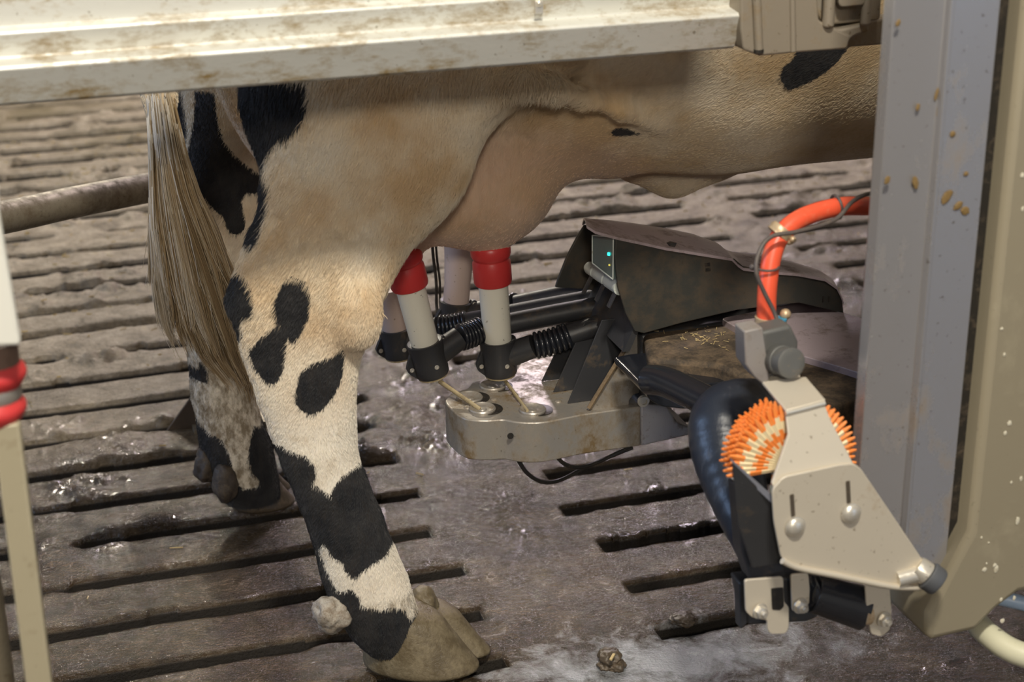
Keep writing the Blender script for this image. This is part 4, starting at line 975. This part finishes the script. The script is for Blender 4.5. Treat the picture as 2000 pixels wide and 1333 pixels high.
def hang_cord():
    pts = [(842, 440, 2.60), (846, 500, 2.60), (852, 550, 2.60), (853, 600, 2.60), (860, 640, 2.58)]
    m = MB(); m.tube(curve_path([A(*p) for p in pts]), .0026, 8); m.tube(curve_path([A(p[0]+7, p[1], p[2]) for p in pts]), .0020, 8)
    o = m.build('hanging_cord', MT['dark_cable']); tag(o, 'thin dark double cord hanging below the udder between the cups', 'cord')
hang_cord()

# ------------------------------------------------------------------ red-orange hose with clamps
def make_hose():
    Yh = 1.75
    r = empty('orange_hose', A(1500, 640, Yh)); tag(r, 'thick orange-red hose bending down to the valve block', 'hose')
    pts = [(1800, 388, 1.86), (1712, 402, 1.83), (1640, 404, 1.80), (1570, 424, 1.78), (1528, 456, 1.77), (1508, 500, 1.76), (1499, 560, 1.75), (1497, 610, 1.745), (1498, 648, 1.74)]
    m = MB(); m.tube(curve_path([A(*p) for p in pts], 10), S(19, A(1500, 560, Yh)), 26); m.build('hose_tube', MT['orange_hose'], r)
    for a, b, y, ax, big in ((1524, 452, 1.77, (.8, 0, .9), 0), (1542, 470, 1.765, (.1, -.6, 1), 1)):
        c = A(a, b, y); R = S(22, c)
        if not big:
            m = MB(); v = Vector(ax).normalized(); m.lathe(c-v*.006, v, [(0, R*.95), (.001, R*1.12), (.005, R*1.08), (.008, R*1.12), (.012, R*.95)], 28, caps=False); m.build('hose_clamp', MT['brass'], r)
        else:
            m = MB(); m.dome(c, R*.42, (.3, -1, 0), 1.0, True); m.dome(A(1548, 468, 1.76), R*.32, (0, -1, 0), 1, True); m.build('clamp_screw', MT['brass'], r)
    c = A(1497, 625, 1.745); R = S(21, c); m = MB(); m.lathe(c-Vector((0, 0, .005)), (0, 0, 1), [(0, R*.95), (.001, R*1.1), (.009, R*1.1), (.010, R*.95)], 28, caps=False); m.build('hose_clamp', MT['brass'], r)
    w1 = empty('black_wire', A(1490, 520, 1.72)); tag(w1, 'thin brown wire strapped along the orange hose', 'wire')
    pts = [(1800, 372, 1.84), (1712, 376, 1.80), (1668, 392, 1.775), (1630, 430, 1.76), (1560, 452, 1.745), (1508, 462, 1.742), (1484, 490, 1.735), (1477, 530, 1.725), (1492, 570, 1.722), (1512, 610, 1.718), (1522, 640, 1.71)]
    m = MB(); m.tube(curve_path([A(*p) for p in pts]), S(4.5, A(1490, 520, 1.72)), 10); m.build('wire_run', MT['cable'], w1)
    def ring(a, b, y, axis, R, th):
        m = MB(); c = A(a, b, y); ax = Vector(axis).normalized(); u = ax.orthogonal().normalized(); v = ax.cross(u)
        m.tube([c+u*(R*math.cos(t))+v*(R*math.sin(t)) for t in np.linspace(0, 2*math.pi, 33)], th, 8, caps=False); m.build('cable_tie', MT['cable'], w1)
    ring(1498, 522, 1.752, (0, 0, 1), S(22, A(1498, 522, 1.75)), .0016)
    ring(1634, 404, 1.80, (1, 0, .12), S(23, A(1634, 404, 1.79)), .0019)
    m = MB(); m.dome(A(1470, 522, 1.745), .004, (-1, 0, 0), 1, True); m.build('tie_head', MT['cable'], w1)
make_hose()

# ------------------------------------------------------------------ brush carriage bracket
def make_bracket():
    Y = 1.56
    r = empty('brush_bracket', A(1640, 1000, Y)); tag(r, 'folded beige steel bracket with two slots and round bolts at the cleaning brush', 'bracket')
    fr = [(1508, 958), (1530, 932), (1640, 908), (1668, 906), (1682, 916), (1805, 1098), (1822, 1122), (1800, 1150), (1740, 1146), (1560, 1108), (1526, 1092), (1512, 1020)]
    m = MB(); m.prism(rounded([A(a, b, Y) for a, b in fr], .006, 4), (0, .004, 0)); pl = m.build('slotted_plate', MT['bracket'], r, bevel=.0015)
    lip = curve_path([A(a, b, Y-.002) for a, b in [(1528, 1096), (1560, 1110), (1640, 1126), (1740, 1146), (1800, 1148)]])
    m = MB(); m.tube(lip, S(6.5, A(1600, 1110, Y)), 12, flat=1.0); m.build('folded_lip', MT['bracket'], r)
    for a, b, w_, h_, an in ((1548, 988, 9, 50, -.12), (1657, 962, 9, 50, -.12)):
        c = A(a, b, Y-.0006); p = [Vector((x*S(w_, c)/2, 0, z*S(h_, c)/2)) for x, z in ((-1, -1), (1, -1), (1, 1), (-1, 1))]
        R = Matrix.Rotation(an, 3, 'Y'); m = MB(); m.prism(rounded([c+R @ q for q in p], .0015), (0, .0004, 0)); m.build('slot_opening', dirty('slot_dark', (.07, .055, .04), (.14, .1, .06), .5, .7, .7, 0, 40), pl)
    for a, b in ((1553, 1030), (1662, 1004)):
        c = A(a, b, Y-.001); m = MB(); k = S(20, c); m.lathe(c, (0, -1, 0), [(0, k*1.08), (.0008, k*1.08), (.001, k), (.003, k*.92), (.005, k*.70), (.0062, k*.38), (.0066, .0001)], 28, caps=False); m.build('round_bolt', MT['bolt'], r)
    # neck rising to the valve
    m = MB(); nk = [A(1535, 808, Y+.03), A(1610, 788, Y+.03), A(1622, 820, Y+.022), A(1668, 908, Y+.002), A(1650, 918, Y+.002), A(1512, 958, Y+.002), A(1508, 945, Y+.004), A(1540, 850, Y+.02)]
    m.prism(nk, (.0, .004, .0)); m.build('neck_plate', MT['bracket'], r, bevel=.001)
    m = MB(); m.prism([A(1488, 752, Y+.10), A(1574, 742, Y+.10), A(1612, 787, Y+.03), A(1535, 808, Y+.03)], (0, .0, .004)); m.build('shelf_plate', MT['bracket'], r, bevel=.0012)
    m = MB(); m.tube([A(1534, 808, Y+.029), A(1611, 788, Y+.029)], .0028, 10); m.build('bend', MT['bolt'], r)
    # pivot at the corner
    c = A(1802, 1116, Y-.002); d = Vector((.55, -.35, -.45)).normalized(); R = S(24, c)
    m = MB(); m.tube([A(1752, 1132, Y), A(1790, 1122, Y-.002)], S(16, c), 18); m.build('pivot_tube', MT['bolt'], r)
    m = MB(); m.lathe(c-d*.004, d, [(-.006, R*.9), (0, R), (.010, R), (.011, R*.9)], 28); m.build('pivot_sleeve', MT['bolt'], r)
    m = MB(); m.lathe(c+d*.007, d, [(0, R*1.1), (.002, R*1.22), (.014, R*1.22), (.017, R*1.1), (.018, R*.8)], 30); m.build('end_cap', dirty('grey_cap', (.085, .09, .10), (.2, .2, .2), .6, .75, .5, 0, 20), r)
    # lower tabs with nuts
    def tab(pts, y, name='lower_tab', d=.004): 
        m = MB(); m.prism(rounded([A(a, b, y) for a, b in pts], .004), (0, d, 0)); return m.build(name, MT['bracket'], r, bevel=.001)
    tab([(1455, 1134), (1530, 1128), (1532, 1178), (1541, 1186), (1541, 1226), (1535, 1239), (1505, 1240), (1499, 1230), (1499, 1213), (1470, 1208), (1457, 1196)], 1.60)
    m = MB(); p = [A(a, b, 1.5995) for a, b in ((1506, 1150), (1530, 1148), (1531, 1186), (1524, 1193), (1508, 1192))]; m.prism(rounded(p, .002), (0, .0004, 0)); m.build('slot_opening', MT['dark_cable'], r)
    tab([(1545, 1124), (1579, 1120), (1582, 1150), (1581, 1180), (1568, 1196), (1548, 1196)], 1.63)
    tab([(1690, 1142), (1738, 1148), (1742, 1200), (1738, 1232), (1722, 1245), (1702, 1240), (1694, 1200)], 1.60)
    for a, b, y in ((1484, 1194, 1.598), (1563, 1184, 1.628), (1726, 1210, 1.598)):
        c = A(a, b, y); k = S(15, c); m = MB(); m.lathe(c, (0.2, -1, 0), [(0, k*1.1), (.001, k*1.1)], 24); m.lathe(c+Vector((0, -.001, 0)), (0.2, -1, 0), [(0, k*.85), (.006, k*.85), (.0065, k*.6), (.007, k*.42), (.011, k*.40)], 6); m.build('nut', MT['bolt'], r, smooth=30)
    m = MB(); m.prism([A(1445, 1140, 1.66), A(1460, 1140, 1.66), A(1462, 1218, 1.66), A(1448, 1232, 1.66)], (.0, .02, 0)); m.prism([A(1445, 1140, 1.66), A(1600, 1125, 1.66), A(1600, 1205, 1.66), A(1575, 1216, 1.66), A(1462, 1222, 1.66)], (0, .03, 0)); m.build('rear_block', MT['black_plastic'], r, bevel=.003)
    m = MB(); m.tube([A(1590, 1160, 1.64), A(1690, 1190, 1.62)], [S(38, A(1600, 1160, 1.64)), S(44, A(1690, 1190, 1.62))], 30); m.dome(A(1590, 1160, 1.64), S(38, A(1600, 1160, 1.64)), (-1, 0, 0), .4); m.build('rubber_roller', MT['black_rubber'], r, bevel=.003)
    m = MB(); m.lathe(A(1684, 1202, 1.605), (1, 0, -.15), [(0, .008), (.002, .012), (.010, .012), (.012, .009)], 24); m.build('washer', MT['brass'], r)
    # the round brush sits behind the bracket but turns on its own
    bo_ = dirty('orange_bristle', (.86, .25, .045), (.80, .36, .14), .5, .7, .6, 0, 60, bump=0, fine=False)
    bw_ = dirty('cream_bristle', (.84, .72, .46), (.78, .50, .24), .5, .7, .6, 0, 60, bump=0, fine=False)
    c0 = A(1560, 922, 1.585); e = empty('cleaning_brush', c0); tag(e, 'round orange and cream striped bristle brush fanning out behind the bracket neck', 'brush')
    R = S(141, c0); m = MB(); m.tube([c0+Vector((0, .012, 0)), c0+Vector((.006, .062, 0))], R*.30, 20); m.build('brush_core', MT['white_plastic'], e)
    mo = MB(); mc = MB(); n = 62
    for lay in range(7):
        for k in range(n):
            an = 2*math.pi*(k+.5*(lay % 2))/n; d = Vector((math.cos(an), 0, math.sin(an)))
            if (d.z < -.02 and d.x < -.1) or 68 < math.degrees(an) < 104: continue
            o_ = c0+Vector((0, .016+.0065*lay, 0)); rk = R*(1-.018*lay)*random.uniform(.97, 1.02)
            cuts = [.22, .44, .62, .82, 1.0]
            for q in range(4):
                sh = .045*(1 if k % 2 else -1)
                f0 = cuts[q]+(sh if q else 0); f1 = cuts[q+1]+(sh if q < 3 else 0)
                w_ = lambda f: R*.062*(1-.75*max(0, f-.8)/.2)*(.55+.45*f)
                (mo if q % 2 else mc).tube([o_+d*rk*f0, o_+d*rk*(f0+f1)/2, o_+d*rk*f1], [w_(f0), w_((f0+f1)/2), w_(f1)], 5)
    mo.build('orange_bristles', bo_, e, smooth=50); mc.build('cream_bristles', bw_, e, smooth=50)
    m = MB(); m.prism([A(1432, 905, 1.590), A(1510, 982, 1.580), A(1530, 1000, 1.580), A(1530, 1100, 1.585), A(1470, 1110, 1.60), A(1440, 1020, 1.60)], (0, .004, 0)); m.build('trough_wall', MT['black_plastic'], r, bevel=.001)
    ch = MB(); ch.prism([A(1427, 896, 1.60), A(1432, 912, 1.60), A(1508, 984, 1.575), A(1508, 968, 1.575)], (.0, .004, .0)); ch.build('trough_edge', dirty('trough', (.40, .42, .50), (.3, .3, .3), .6, .75, .35, .5, 10), r)
make_bracket()

def make_valve():
    r = empty('valve_block', A(1510, 700, 1.68)); tag(r, 'grey valve block with a round motor under the orange hose', 'valve')
    Y = 1.68
    m = MB(); m.prism([A(a, b, Y) for a, b in [(1454, 648), (1490, 640), (1500, 712), (1504, 742), (1490, 752), (1474, 738), (1456, 712)]], (0, .028, 0)); m.build('flange_plate', dirty('grey_flange', (.30, .28, .27), (.2, .16, .12), .5, .7, .5, .2, 20), r, bevel=.002)
    m = MB(); m.prism([A(a, b, Y+.005) for a, b in [(1488, 650), (1545, 636), (1560, 668), (1558, 720), (1500, 742)]], (0, .03, 0)); m.build('valve_body', MT['grey_motor'], r, bevel=.004)
    a = A(1512, 700, Y+.01); b = A(1546, 710, Y-.028); d = (b-a).normalized(); L = (b-a).length; R = S(30, a)
    m = MB(); m.lathe(a, d, [(0, R*.9), (.003, R), (L*.5, R), (L*.52, R*.93), (L*.8, R*.93), (L*.82, R*1.0), (L, R*1.0), (L+.001, R*.9), (L+.001, R*.5)], 30); m.build('motor', MT['grey_motor'], r)
    m = MB(); m.dome(A(1534, 614, 1.735), S(11, A(1535, 615, 1.72)), (.3, -1, .3), 1, True); m.tube([A(1534, 614, 1.735), A(1527, 640, 1.735)], .004, 10); m.lathe(A(1524, 632, 1.735), (0, 0, -1), [(0, .007), (.010, .007)], 6); m.build('fitting', MT['brass'], r, smooth=35)
    m = MB(); m.lathe(A(1524, 622, 1.733), (0, 0, -1), [(0, .0078), (.003, .0078)], 18); m.build('blue_ring', dirty('blue_ring', (.05, .30, .50), (.1, .2, .3), .6, .8, .4, 0, 20), r)
    m = MB(); m.box(A(1500, 646, 1.735), (.030, .030, .010)); m.build('hose_socket', MT['grey_motor'], r, bevel=.002)
    m = MB(); m.prism([A(1492, 735, Y+.01), A(1560, 722, Y+.01), A(1566, 745, Y-.01), A(1500, 757, Y-.01)], (0, .02, .0)); m.build('mount_foot', MT['bracket'], r, bevel=.001)
make_valve()

# ------------------------------------------------------------------ dung clods and straw on the floor
def clods():
    random.seed(21)
    spots = [(1192, 1296, 15, 1.0, 'wet brown dung clod with a straw bit, lying in the milk spill'),
             (1332, 1212, 13, .6, 'flat dark dung clod at the rim of the milk spill'),
             (600, 1268, 8, .5, None)]
    for i, (a, b, rmm, sq, lab) in enumerate(spots[:2]):
        p = Z(a, b, .006); m = MB()
        for k in range(6):
            q = p+Vector((random.gauss(0, rmm*.0005), random.gauss(0, rmm*.0005), random.uniform(-.002, .008)*sq)); m.add(*lumpy(q, rmm*.001*random.uniform(.7, 1.1), i*9+k, .3, (1.1, 1.0, .75*sq)))
        o = m.build('dung_clod', MT['muck'], smooth=80); tag(o, lab, 'dung', 'dung clods')
    p = Z(1196, 1284, .030); m = MB(); m.box(p, (.016, .004, .003), Matrix.Rotation(.9, 3, 'Z')); tag(m.build('straw_chip', MT['straw'], bevel=.0005), 'pale straw chip stuck on the brown dung clod', 'straw')
    m = MB()
    N = 0
    while N < 900:
        x, y = random.uniform(-.1, 2.6), 5.4-abs(random.gauss(0, 1.5))
        if y < 2.1: continue
        if random.random() > np.clip((y-2.2)/2, .08, 1): continue
        z = float(floor_height(np.array([x]), np.array([y]))[0])
        if slot_mask(np.array([x]), np.array([y]))[0] < .01: continue
        an = random.uniform(0, 3.14); L = random.uniform(.003, .012); d = Vector((math.cos(an), math.sin(an), random.uniform(-.1, .1)))*L; p = Vector((x, y, z+.002))
        m.tube([p-d, p+d], random.uniform(.0007, .0018), 4, flat=.5); N += 1
    tag(m.build('straw_litter', MT['straw']), 'scattered pale straw and sawdust bits on the slatted floor', 'straw', kind='stuff')
clods()
